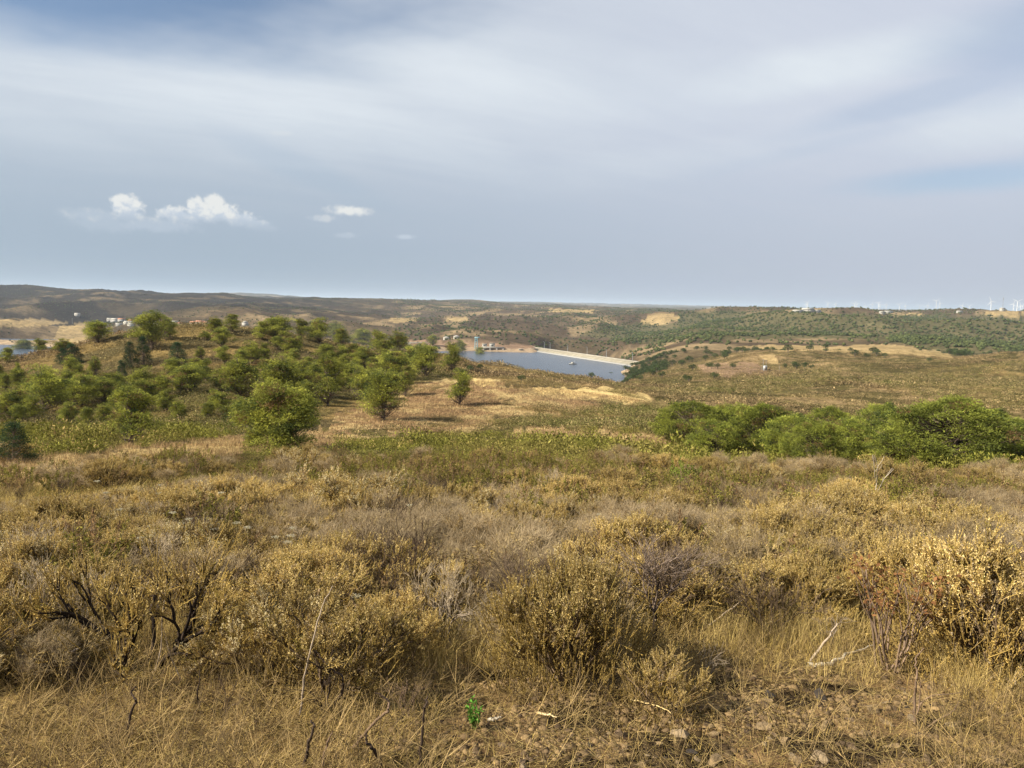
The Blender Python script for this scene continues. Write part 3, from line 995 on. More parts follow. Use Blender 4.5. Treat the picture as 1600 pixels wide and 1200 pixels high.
def build_turbines():
    # (px, hub py, base py, distance)
    T = [(1260, 475, 484, 11500), (1262, 472.5, 484, 9500), (1294, 474, 485, 10500), (1306, 474.5, 485, 10500), (1335, 474.5, 485.5, 9000), (1339, 475, 485.5, 11500), (1363, 475, 486, 10200), (1373, 474, 486, 9000), (1375.6, 476, 486, 11500),
         (1385, 475.5, 486, 11000), (1406, 476, 486, 11000), (1415, 477, 486, 12500), (1450, 477, 487, 11000), (1463.5, 470.5, 486, 6900), (1469, 474, 487, 10000), (1504, 477, 488, 11000), (1515, 478, 488, 12000),
         (1549, 471, 488, 6000), (1584, 475, 489, 7600), (1590, 471, 488.5, 6200), (1595, 477, 489, 8800), (1597.5, 479, 491, 8000), (1437, 478, 487, 13500), (1352, 478, 486, 13500)]
    n = len(T)
    for k, (px, hy, by, Y) in enumerate(T):
        Y = Y if Y < 6500 else 4200 + .42 * Y
        hub = at(px, hy, Y); g = g1(hub[0], hub[1])
        H = hub[2] - g
        lab = {13: 'white wind turbine standing clear of the others, left one of the two tallest', 17: 'tallest white wind turbine on the skyline, just left of the radio mast', 18: 'white wind turbine just right of the radio mast',
               19: 'tall white wind turbine close to the right edge of the photo', 0: 'faint wind turbine at the left end of the distant row', 1: 'white wind turbine standing over the white sheds on the far ridge',
               21: 'low white wind turbine at the very right edge of the skyline'}.get(k, 'faint white wind turbine, number of the distant row along the right skyline')
        if 'number of' in lab:
            order = ['third', 'fourth', 'fifth', 'sixth', 'seventh', 'eighth', 'ninth', 'tenth', 'eleventh', 'twelfth', 'thirteenth', 'fourteenth', 'fifteenth', 'sixteenth', 'seventeenth', 'eighteenth', 'nineteenth', 'twentieth', 'twenty-first', 'twenty-second', 'twenty-third', 'twenty-fourth']
            i = sorted(q[0] for q in T).index(px)
            lab = 'small faint wind turbine, %s from the left in the skyline row' % (order[i - 2] if i >= 2 else 'second')
        Y *= 1.0
        rz = math.atan2(-hub[0], hub[1]) + (k * 37 % 60 - 30) / 57.3
        t = thing('wind_turbine', lab, 'wind turbine', (hub[0], hub[1], g - 2), rz, 'wind turbines along the skyline')
        G = Geo(); segs(G, [(0, 0, -15)], [(0, 0, H)], 3.0, 1.9, C(1, 1, 1), 10)
        link('tower', gmesh('tower', G, M_TURB, True, False), t)
        part_box('nacelle', t, M_TURB, -2, 2, -3, 6, H - .5, H + 3.6)
        G = Geo(); v, f = icos(2); G.add(v * 2.3 + np.array([0, -4.2, H + 1.6]), f, C(1, 1, 1))
        link('hub', gmesh('hub', G, M_TURB, True, False), t)
        R_ = 44 if Y < 7500 else 42
        for b in range(3):
            a = (k * 41 + b * 120) / 57.2958
            u = np.array([math.sin(a), 0, math.cos(a)]); s_ = np.array([math.cos(a), 0, -math.sin(a)])
            o = np.array([0, -4.6, H + 1.6])
            P = []
            for q, (r_, w2, th) in enumerate(((1, 1.1, .9), (8, 2.2, .6), (25, 1.5, .35), (R_, .4, .1))):
                P += [o + u * r_ - s_ * w2 * .6, o + u * r_ + np.array([0, -th, 0]), o + u * r_ + s_ * w2, o + u * r_ + np.array([0, th, 0])]
            f = []
            for q in range(3):
                for c_ in range(4):
                    a1, b1 = q * 4 + c_, q * 4 + (c_ + 1) % 4
                    f += [(a1, b1, b1 + 4), (a1, b1 + 4, a1 + 4)]
            f += [(12, 13, 14), (12, 14, 15)]
            G = Geo(); G.add(P, f, C(1, 1, 1))
            link('blade', gmesh('blade', G, M_TURB, True, False), t)
    top = at(1568, 464.5, 4000); g = g1(top[0], top[1]); H = top[2] - g
    t = thing('radio_mast', 'thin dark lattice radio mast between the wind turbines on the right skyline', 'mast', (top[0], top[1], g))
    G = Geo(); w_ = 1.3
    cs = [(math.cos(a) * w_, math.sin(a) * w_) for a in (0, 2.094, 4.189)]
    for (x, y) in cs: segs(G, [(x, y, -3)], [(x * .6, y * .6, H)], .28, .22, C(1, 1, 1), 4)
    for i in range(int(H / 4)):
        for j in range(3):
            a, b = cs[j], cs[(j + 1) % 3]
            segs(G, [(a[0], a[1], i * 4)], [(b[0], b[1], i * 4 + 4)], .12, .12, C(1, 1, 1), 3)
    link('lattice', gmesh('lattice', G, M_POLE, keepcol=False), t)
    for dz in (2, 6, 10):
        G = Geo(); segs(G, [(0, -1.4, H - dz - 3)], [(0, -1.4, H - dz)], 1.0, 1.0, C(1, 1, 1), 8)
        link('antenna', gmesh('antenna', G, M_CONC2, keepcol=False), t)
    for k, (px, py, hp) in enumerate(((1192, 578, 17), (1196.5, 577, 15), (1189.5, 578.5, 9), (1217.5, 579, 9), (1099, 579, 5))):
        p = hit(px, py)
        Y = p[1]
        utility(['tall thin pole, left one of the pair on the bare ground', 'tall thin pole, right one of the pair on the bare ground', 'short post at the foot of the pair of poles right of the lake',
                 'short lone post on the slope right of the pair of poles', 'short pale post on the pinkish bare field right of the lake'][k], tuple(p), hp * Y / FPX, 'poles and posts on the slope right of the lake', k < 2)
    p = hit(1195.5, 579)
    t = thing('transformer_box', 'small grey steel cabinet at the foot of the pair of poles', 'cabinet', tuple(p))
    part_box('case', t, M_STEEL, -.9, .9, -.6, .6, -.3, 2.6); part_box('door', t, M_CONC2, -.7, .7, -.66, -.603, .2, 2.3)
    for k, px in enumerate((1529, 1536, 1541.5, 1548, 1561)):
        p = at(px, 495, 2350); z = g1(p[0], p[1])
        utility('thin pale post, %s from the left of five on the sandy right ridge' % ('first', 'second', 'third', 'fourth', 'last')[k], (p[0], p[1], z), 13, 'pale posts on the right ridge', False)


random.seed(4)
build_village()
build_turbines()
# ------------------------------------------------------------------ plants: builders
GOLD = C(.52, .365, .115); GOLD2 = C(.65, .50, .215); CREAM = C(.72, .61, .36); TWIG = C(.19, .135, .085); TWIGL = C(.40, .31, .19); CHAR = C(.035, .026, .02)
ROCKROSE = C(.15, .145, .03); ROCKY2 = C(.26, .215, .055); PINE = C(.30, .305, .058); PINE2 = C(.070, .090, .030); OAK = C(.060, .080, .030)


def rdir(d, ang, R):
    d = unit(d)
    a = unit(R.normal(size=3))
    s = unit(np.cross(d, a))
    return unit(d * math.cos(ang) + s * math.sin(ang))


def grow(R, base, d, L, r, lev, out, tips, nch=3, spread=.6, up=.12, shrink=.72, wig=.18):
    """recursive wood: a wiggly limb that forks"""
    p = np.array(base, float); d = unit(d)
    n = 3
    for k in range(n):
        q = p + d * L / n
        out.append((p, q, r * (1 - .3 * k / n), r * (1 - .3 * (k + 1) / n)))
        p = q
        d = unit(d + R.normal(size=3) * wig + np.array([0, 0, up]))
        if lev > 0 and k == 1 and R.random() < .6:
            grow(R, p, rdir(d, spread * R.uniform(.8, 1.4), R), L * shrink * .8, r * .5, lev - 1, out, tips, nch, spread, up, shrink, wig)
    if lev <= 0:
        tips.append((p, d))
        return
    for k in range(nch if R.random() < .7 else nch - 1):
        grow(R, p, rdir(d, spread * R.uniform(.5, 1.3), R), L * shrink * R.uniform(.8, 1.15), r * .62, lev - 1, out, tips, nch, spread, up, shrink, wig)


def put_wood(G, out, c, sides=3, jit=.25, R=None, rmin=.0012):
    P0 = np.array([o[0] for o in out]); P1 = np.array([o[1] for o in out])
    r0 = np.maximum([o[2] for o in out], rmin); r1 = np.maximum([o[3] for o in out], rmin)
    cc = np.tile(c, (len(out), 1)) * R.uniform(1 - jit, 1 + jit, (len(out), 1))
    segs(G, P0, P1, r0, r1, cc, sides)


def golden_bush(seed, n=150, H=.8, Wd=.95, dark=.0, dens=22, pale=False, rad=.014, m=None, lev=3):
    """dome of woody stems ending in straw-gold plumes"""
    R = np.random.default_rng(seed)
    out = []; tips = []
    m = m or R.integers(5, 8)
    for k in range(m):
        a = 2.4 * k + R.uniform(-.3, .3) if m > 8 else 2 * math.pi * (k + R.uniform(-.3, .3)) / m
        if m > 8 and k % 3 == 0: Wd_k = .4
        else: Wd_k = 1.0
        d = (math.cos(a) * .75 * Wd / .9 * Wd_k, math.sin(a) * .75 * Wd / .9 * Wd_k, 1.0)
        grow(R, (R.uniform(-.05, .05), R.uniform(-.05, .05), -.05), d, H * .33, rad, lev, out, tips, 3, .48, .1, .62)
    G = Geo(); put_wood(G, out, lerp1(TWIG, CHAR, dark), 3, .4, R)
    F = Geo()
    T = np.array([t[0] for t in tips]); D = np.array([t[1] for t in tips])
    k = R.permutation(len(T))[:max(n, 1) * 3]
    T, D = T[k], D[k]
    fine = [o for o in out if o[2] < .0065 and o[0][2] > .08]
    k = R.permutation(len(fine))[:int(n * 1.6)]
    T = np.concatenate([T, np.array([fine[i][1] for i in k])]); D = np.concatenate([D, unit(np.array([fine[i][1] - fine[i][0] for i in k]))])
    # plumes: short side stems bristling with dry florets
    P = []; DD = []; cc = []
    SP0 = []; SP1 = []
    for p, d in zip(T, D):
        for q in range(2):
            dd = unit(d + R.normal(size=3) * .45 + np.array([0, 0, .5]))
            L = R.uniform(.05, .12)
            s0 = p - d * R.uniform(0, .05)
            SP0.append(s0); SP1.append(s0 + dd * L)
            kk = int(dens * R.uniform(.6, 1.2))
            t = R.uniform(.1, 1.05, kk)
            pos = s0 + dd * (L * t)[:, None]
            dr = unit(R.normal(size=(kk, 3)) + dd * .9)
            P.append(pos); DD.append(dr)
            base = (CREAM if pale else GOLD2) if R.random() < (.4 + .5 * (p[2] > .42 * H)) else GOLD  # pale seed heads favoured high up: sunlit dome put into the colour
            if R.random() < .12: base = C(.30, .24, .06)
            if R.random() < .2: base = TWIGL
            if R.random() < .12: base = C(.25, .17, .08)
            cc.append(np.tile(base, (kk, 1)) * R.uniform(.65, 1.2, (kk, 1)))
    # the skirt: short dry shoots low in the bush, down to the ground
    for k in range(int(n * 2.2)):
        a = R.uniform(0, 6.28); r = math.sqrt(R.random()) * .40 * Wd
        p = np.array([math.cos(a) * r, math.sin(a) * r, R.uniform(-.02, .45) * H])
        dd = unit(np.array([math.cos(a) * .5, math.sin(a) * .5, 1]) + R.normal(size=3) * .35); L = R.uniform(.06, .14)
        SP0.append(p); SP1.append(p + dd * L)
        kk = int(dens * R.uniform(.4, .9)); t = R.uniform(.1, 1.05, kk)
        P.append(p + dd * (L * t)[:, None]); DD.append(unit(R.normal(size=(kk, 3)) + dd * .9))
        base = [GOLD, GOLD * .7, TWIGL * .8, C(.24, .165, .08)][int(R.integers(0, 4))]  # low woody shoots dulled and browned, painting in the bush's shaded underside
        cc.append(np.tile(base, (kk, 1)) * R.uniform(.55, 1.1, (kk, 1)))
    segs(F, SP0, SP1, .0025, .0015, GOLD * .7, 3)
    P = np.concatenate(P); DD = np.concatenate(DD); cc = np.concatenate(cc)
    leaves(F, P, DD, R.uniform(.007, .015, len(P)), R.uniform(.003, .0055, len(P)), cc, R)
    return G, F


def lerp1(a, b, t):
    return a + (b - a) * t


def twig_bush(seed, H=.85, Wd=1.0, col=None, levels=5, leafc=None, nleaf=0):
    R = np.random.default_rng(seed)
    out = []; tips = []
    m = R.integers(6, 9)
    for k in range(m):
        a = 2 * math.pi * (k + R.uniform(-.3, .3)) / m
        d = (math.cos(a) * .6 * Wd, math.sin(a) * .6 * Wd, 1.0)
        grow(R, (R.uniform(-.06, .06), R.uniform(-.06, .06), -.05), d, H * .28, .010, levels - 1, out, tips, 3, .42, .06, .70, .16)
    G = Geo(); c = TWIG if col is None else col
    put_wood(G, out, c, 3, .45, R, .0011)
    T = np.array([t[0] for t in tips]); D = np.array([t[1] for t in tips])
    F = Geo()
    n = len(T)
    q0 = np.repeat(T, 2, 0); dd = unit(np.repeat(D, 2, 0) + R.normal(size=(2 * n, 3)) * .5)
    cc = np.tile(TWIGL, (2 * n, 1)) * R.uniform(.6, 1.2, (2 * n, 1))
    segs(F, q0, q0 + dd * R.uniform(.04, .12, (2 * n, 1)), .0014, .0007, cc, 3)
    if nleaf:
        k = R.integers(0, n, nleaf)
        leaves(F, T[k] - D[k] * R.uniform(0, .12, (nleaf, 1)), unit(R.normal(size=(nleaf, 3)) + D[k]), R.uniform(.015, .035, nleaf), R.uniform(.007, .016, nleaf),
               np.tile(leafc, (nleaf, 1)) * R.uniform(.6, 1.3, (nleaf, 1)), R)
    return G, F


def green_bush(seed, H=.9, Wd=.8, n=46, per=34, c1=None, c2=None):
    """upright leafy scrub, many near-vertical stems with narrow leaves"""
    R = np.random.default_rng(seed)
    c1 = ROCKROSE if c1 is None else c1; c2 = ROCKY2 if c2 is None else c2
    G = Geo(); F = Geo()
    P0 = []; P1 = []; rr = []
    for k in range(n):
        a = R.uniform(0, 6.283); r = math.sqrt(R.random()) * Wd * .5
        top = np.array([math.cos(a) * r, math.sin(a) * r, 0])
        p = top * .25 + np.array([0, 0, -.05])
        h = H * R.uniform(.65, 1.1) * (1 - .45 * (r / (Wd * .5)) ** 2)
        q = top * .75 + np.array([0, 0, h * .55]); e = top * 1.05 + np.array([R.normal() * .03, R.normal() * .03, h])
        P0 += [p, q]; P1 += [q, e]; rr += [.006, .004]
        m = int(per * R.uniform(.7, 1.3))
        t = R.beta(2.2, 1.1, m)
        pos = q[None] * (1 - t)[:, None] + e[None] * t[:, None]
        pos = np.where((t < .3)[:, None], p + (q - p) * (t / .3)[:, None] * 1.0, pos)
        dd = unit(R.normal(size=(m, 3)) * .8 + np.array([0, 0, .75]) + np.array([top[0], top[1], 0]) * .8)
        c = lerp1(c1, c2, R.random() * .9)
        if R.random() < .14: c = C(.22, .14, .07)
        leaves(F, pos, dd, R.uniform(.035, .065, m), R.uniform(.010, .020, m), np.tile(c, (m, 1)) * R.uniform(.6, 1.3, (m, 1)), R)
    segs(G, P0, P1, rr, np.array(rr) * .6, TWIG, 3)
    return G, F


def pine(seed, H, Wd, kind='open', nclump=70, tuft=46, c1=None, c2=None):
    """trunk with limbs to needle clumps; kind: open (irregular), dome (stone pine), cone (dark, narrow)"""
    R = np.random.default_rng(seed)
    c1 = PINE if c1 is None else c1; c2 = PINE2 if c2 is None else c2
    G = Geo(); F = Geo()
    lean = R.normal(size=2) * .03 * H
    zs = np.linspace(0, .92, 9)
    wob = np.cumsum(R.normal(size=(9, 2)) * .012 * H, 0)
    tr = np.array([[lean[0] * z + wob[i, 0] * z, lean[1] * z + wob[i, 1] * z, z * H - (.3 if i == 0 else 0)] for i, z in enumerate(zs)])
    rt = .022 * H * (1 - zs * .9)
    segs(G, tr[:-1], tr[1:], rt[:-1], rt[1:], C(.16, .12, .09), 7)
    cl = []
    lop = R.uniform(-1, 1, 6)
    OL = []
    for q in range(R.integers(7, 11)):
        z_ = .24 + .66 * (q + R.uniform(0, 1)) / 10
        wz = (1.0 - abs(z_ - .42) * 1.15)
        a_ = q * 2.4 + R.uniform(-.6, .6); ro = Wd * .5 * R.uniform(.25, .68) * wz
        OL.append((math.cos(a_) * ro, math.sin(a_) * ro, z_ * H, Wd * R.uniform(.16, .26) * (.75 + .35 * wz)))
    OL.append((lean[0], lean[1], .80 * H, Wd * .20)); OL.append((0, 0, .55 * H, Wd * .30))
    OW = np.array([o[3] ** 2.2 for o in OL]); OW /= OW.sum()
    lobes = unit(R.normal(size=(26, 3)) + np.array([0, 0, .3])) if kind == 'dome' else None
    for k in range(nclump * 8):
        if len(cl) >= nclump: break
        z = R.uniform(.0, 1.0); a = R.uniform(0, 6.283)
        if kind == 'dome':
            if z < .18: continue
            env = math.sqrt(max(0, 1 - ((z - .42) / .58) ** 2)) if z > .42 else (1 - .55 * ((.42 - z) / .3) ** 2)
        elif kind == 'cone':
            env = (1 - z) ** .7 * .95 + .05
            if z < .04: continue
        else:
            if z < .10: continue
            env = math.sin(math.pi * min(1, (z * .86 + .16)) ** 1.25) ** .62
            env *= 1 + .28 * math.sin(2 * a + lop[0] * 3) * lop[1] + .25 * math.sin(3 * a + z * 5 + lop[2] * 3) * lop[3]
            if z < .35 and R.random() < .45: continue
        env = max(env, .05)
        if lobes is not None:
            dv = unit(np.array([math.cos(a) * env, math.sin(a) * env, (z - .42) / .58 * .8]))
            dd_ = (lobes @ dv).max()
            if dd_ < .90 and R.random() < .8: continue
            env *= .72 + .34 * sstep(np.array(dd_), .86, 1.0); z = z * (.86 + .16 * float(sstep(np.array(dd_), .86, 1.0)))
        elif kind == 'open':
            env *= R.uniform(.75, 1.15)
        rr = env * (1 - .5 * R.random() ** 2) * Wd * .5
        rr *= 1 - .12 * R.random()
        ti = min(8, int(z * .9 / .115))
        cen = np.array([math.cos(a) * rr, math.sin(a) * rr, z * H * .95]) + np.append(tr[ti][:2] * 1.0, 0)
        if kind == 'open':
            lb_ = OL[int(R.choice(len(OL), p=OW))]
            u_ = unit(R.normal(size=3) + np.array([0, 0, .15])) * R.random() ** .4
            cen = np.array([lb_[0], lb_[1], lb_[2]]) + u_ * np.array([1, 1, .85]) * lb_[3]
            z = min(max(cen[2] / H, .06), 1.0); rr = math.hypot(cen[0], cen[1])
            if z < .14 and R.random() < .6: continue
        cl.append((cen, z, a, rr / (Wd * .5)))
    for (cen, z, a, q) in cl:
        zb = max(.05, z - .16 - .18 * q) * H
        i = min(7, int(zb / H / .115)); t0 = tr[i] + (tr[i + 1] - tr[i]) * .5
        t0 = np.array([t0[0], t0[1], min(zb, .88 * H)])
        mid = (t0 + cen) / 2 + np.array([0, 0, -.04 * H]) + R.normal(size=3) * .015 * H
        r_ = .0065 * H
        segs(G, [t0, mid], [mid, cen], [r_, r_ * .6], [r_ * .6, r_ * .2], C(.15, .115, .09), 4)
        cr = R.uniform(.55, 1.35) * (.085 * H + .05 * Wd) * {'cone': .7, 'dome': .62, 'open': .68}[kind]
        m = int(tuft * R.uniform(.7, 1.3) * (cr / (.10 * H)) ** 1.5)
        u = unit(R.normal(size=(m, 3)) + np.array([0, 0, .35]))
        rad = R.random(m) ** .45
        pos = cen + u * (rad * cr)[:, None] * np.array([1, 1, .72])
        out_ = unit(u + np.array([math.cos(a) * .5, math.sin(a) * .5, .8]))
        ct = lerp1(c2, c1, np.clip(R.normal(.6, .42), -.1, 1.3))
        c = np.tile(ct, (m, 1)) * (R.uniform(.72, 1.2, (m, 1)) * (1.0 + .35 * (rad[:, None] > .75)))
        if R.random() < .04: c = np.tile(C(.20, .13, .06), (m, 1)) * R.uniform(.7, 1.2, (m, 1))
        L = R.uniform(.028, .060, m) * H * .62
        pos = pos + unit(u) * (R.random((m, 1)) < .12) * cr * .35
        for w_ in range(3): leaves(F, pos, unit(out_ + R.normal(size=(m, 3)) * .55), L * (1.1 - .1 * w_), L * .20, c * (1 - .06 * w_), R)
    # bare lower twigs
    for k in range(10 if kind == 'open' else 4):
        z = R.uniform(.08, .3) * H; a = R.uniform(0, 6.28); L = R.uniform(.1, .35) * Wd
        e = np.array([math.cos(a) * L, math.sin(a) * L, z + .08 * H])
        segs(G, [(0, 0, z)], [e], [.004 * H], [.001 * H], C(.17, .14, .12), 3)
        for j in range(5):
            b = e * R.uniform(.4, 1); b[2] = z + (e[2] - z) * R.uniform(.4, 1)
            segs(G, [b], [b + R.normal(size=3) * .06 * H], [.0022 * H], [.0008 * H], C(.17, .14, .12), 3)
    return G, F


def oak(seed, H=5.0, Wd=5.5, n=26, per=14, c=None):
    R = np.random.default_rng(seed)
    c = OAK if c is None else c
    G = Geo(); F = Geo()
    segs(G, [(0, 0, -.5), (0, 0, .2 * H)], [(0, 0, .2 * H), (R.normal() * .2, R.normal() * .2, .55 * H)], [.05 * H, .04 * H], [.04 * H, .02 * H], C(.12, .10, .08), 6)
    for k in range(n):
        u = unit(R.normal(size=3)); u[2] = abs(u[2]) * 1.0 - .25
        cen = np.array([u[0] * Wd * .33, u[1] * Wd * .33, H * .52 + u[2] * H * .33])
        segs(G, [(0, 0, .3 * H)], [cen], [.015 * H], [.005 * H], C(.12, .10, .08), 3)
        m = per
        w = unit(R.normal(size=(m, 3)) + np.array([0, 0, .3]))
        pos = cen + w * R.uniform(.5, 1, (m, 1)) * Wd * .17
        leaves(F, pos, unit(w + R.normal(size=(m, 3)) * .5), R.uniform(.07, .14, m) * H, R.uniform(.05, .09, m) * H, np.tile(c * R.uniform(.7, 1.4), (m, 1)) * R.uniform(.7, 1.3, (m, 1)), R)
    return G, F


def rock_mesh(seed, c, R=None):
    R = np.random.default_rng(seed)
    bm = bmesh.new()
    sc = np.array([1, R.uniform(.6, .95), R.uniform(.35, .7)])
    for p in unit(R.normal(size=(R.integers(9, 15), 3))) * R.uniform(.78, 1.05) * sc:
        bm.verts.new(p)
    r = bmesh.ops.convex_hull(bm, input=bm.verts)
    bmesh.ops.delete(bm, geom=[g for g in r.get('geom_interior', []) if isinstance(g, bmesh.types.BMVert)], context='VERTS')
    bmesh.ops.bevel(bm, geom=list(bm.edges), offset=.025, segments=1, affect='EDGES', clamp_overlap=True)
    me = bpy.data.meshes.new('rock'); bm.to_mesh(me); bm.free()
    return me


class Proto:
    """one kind of plant: its two part meshes; the first placed copy and the later ones are built alike"""
    def __init__(s, G, F, p1='branches', p2='foliage', h=1.0, w=1.0):
        s.G, s.F, s.n1, s.n2, s.h, s.w = G, F, p1, p2, h, w
        s.m1 = gmesh(p1, G, M_WOOD); s.m2 = gmesh(p2, F, M_LEAF) if F.v else None
        s.first = None

    def place(s, name, label, cat, loc, rz, scale, group=None):
        if s.first is None:
            t = thing(name, label, cat, loc, rz, group, scale)
            link(s.n1, s.m1, t)
            if s.m2: link(s.n2, s.m2, t)
            s.first = t
            return t
        t = s.first.copy(); COL.objects.link(t)
        t.name = name
        t.location = loc; t.rotation_euler = (0, 0, rz); t.scale = (scale,) * 3 if np.isscalar(scale) else scale
        t['label'] = label; t['category'] = cat
        if group: t['group'] = group
        elif 'group' in t: del t['group']
        for ch in (s.n1, s.n2):
            me = s.m1 if ch == s.n1 else s.m2
            if me is None: continue
            o = bpy.data.objects.new(ch, me); COL.objects.link(o); o.parent = t
        return t


def extents(G, F):
    v = np.concatenate([x for x in G.v + F.v])
    return float(np.percentile(v[:, 2], 99)), float(np.percentile(np.abs(v[:, 0]), 98) * 2)


def mkproto(gf, p1='branches', p2='foliage'):
    G, F = gf
    h, w = extents(G, F)
    return Proto(G, F, p1, p2, h, w)


R0 = np.random.default_rng(5)
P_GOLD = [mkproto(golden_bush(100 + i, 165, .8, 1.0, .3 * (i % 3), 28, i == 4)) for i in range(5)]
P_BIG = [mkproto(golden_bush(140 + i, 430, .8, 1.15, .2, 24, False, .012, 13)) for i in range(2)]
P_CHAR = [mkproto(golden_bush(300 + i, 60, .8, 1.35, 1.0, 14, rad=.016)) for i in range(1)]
P_TWIG = [mkproto(twig_bush(400 + i, .85, 1.0, [C(.27, .185, .080), C(.42, .32, .165), C(.22, .15, .070), C(.37, .275, .135)][i], 5, C(.38, .28, .11), [300, 700, 0, 900][i])) for i in range(4)]
P_GREEN = [mkproto(green_bush(500 + i, .9, .85, 44, 34), 'stems') for i in range(4)]
P_BRIGHT = [mkproto(green_bush(550, .9, .8, 44, 34, C(.16, .21, .03), C(.24, .28, .05)), 'stems')]
P_BROWN = [mkproto(green_bush(560 + i, .8, .9, 40, 26, C(.17, .125, .05), C(.30, .22, .09)), 'stems') for i in range(2)]


def put(proto, name, label, cat, px, py, hpx, wpx=None, group=None, rz=None, Y=None, sink=0.0):
    p = hit(px, py) if Y is None else None
    if p is None:
        q = at(px, py, Y); p = np.array([q[0], q[1], g1(q[0], q[1])])
    H = hpx * p[1] / FPX
    s = H / proto.h
    if wpx:
        w = wpx * p[1] / FPX / proto.w
        w = min(max(w, s * .6), s * 1.7)
        sc = (w, w, s)
    else:
        sc = (s, s, s)
    return proto.place(name, label, cat, (p[0], p[1], p[2] - sink), R0.uniform(0, 6.28) if rz is None else rz, sc, group), p


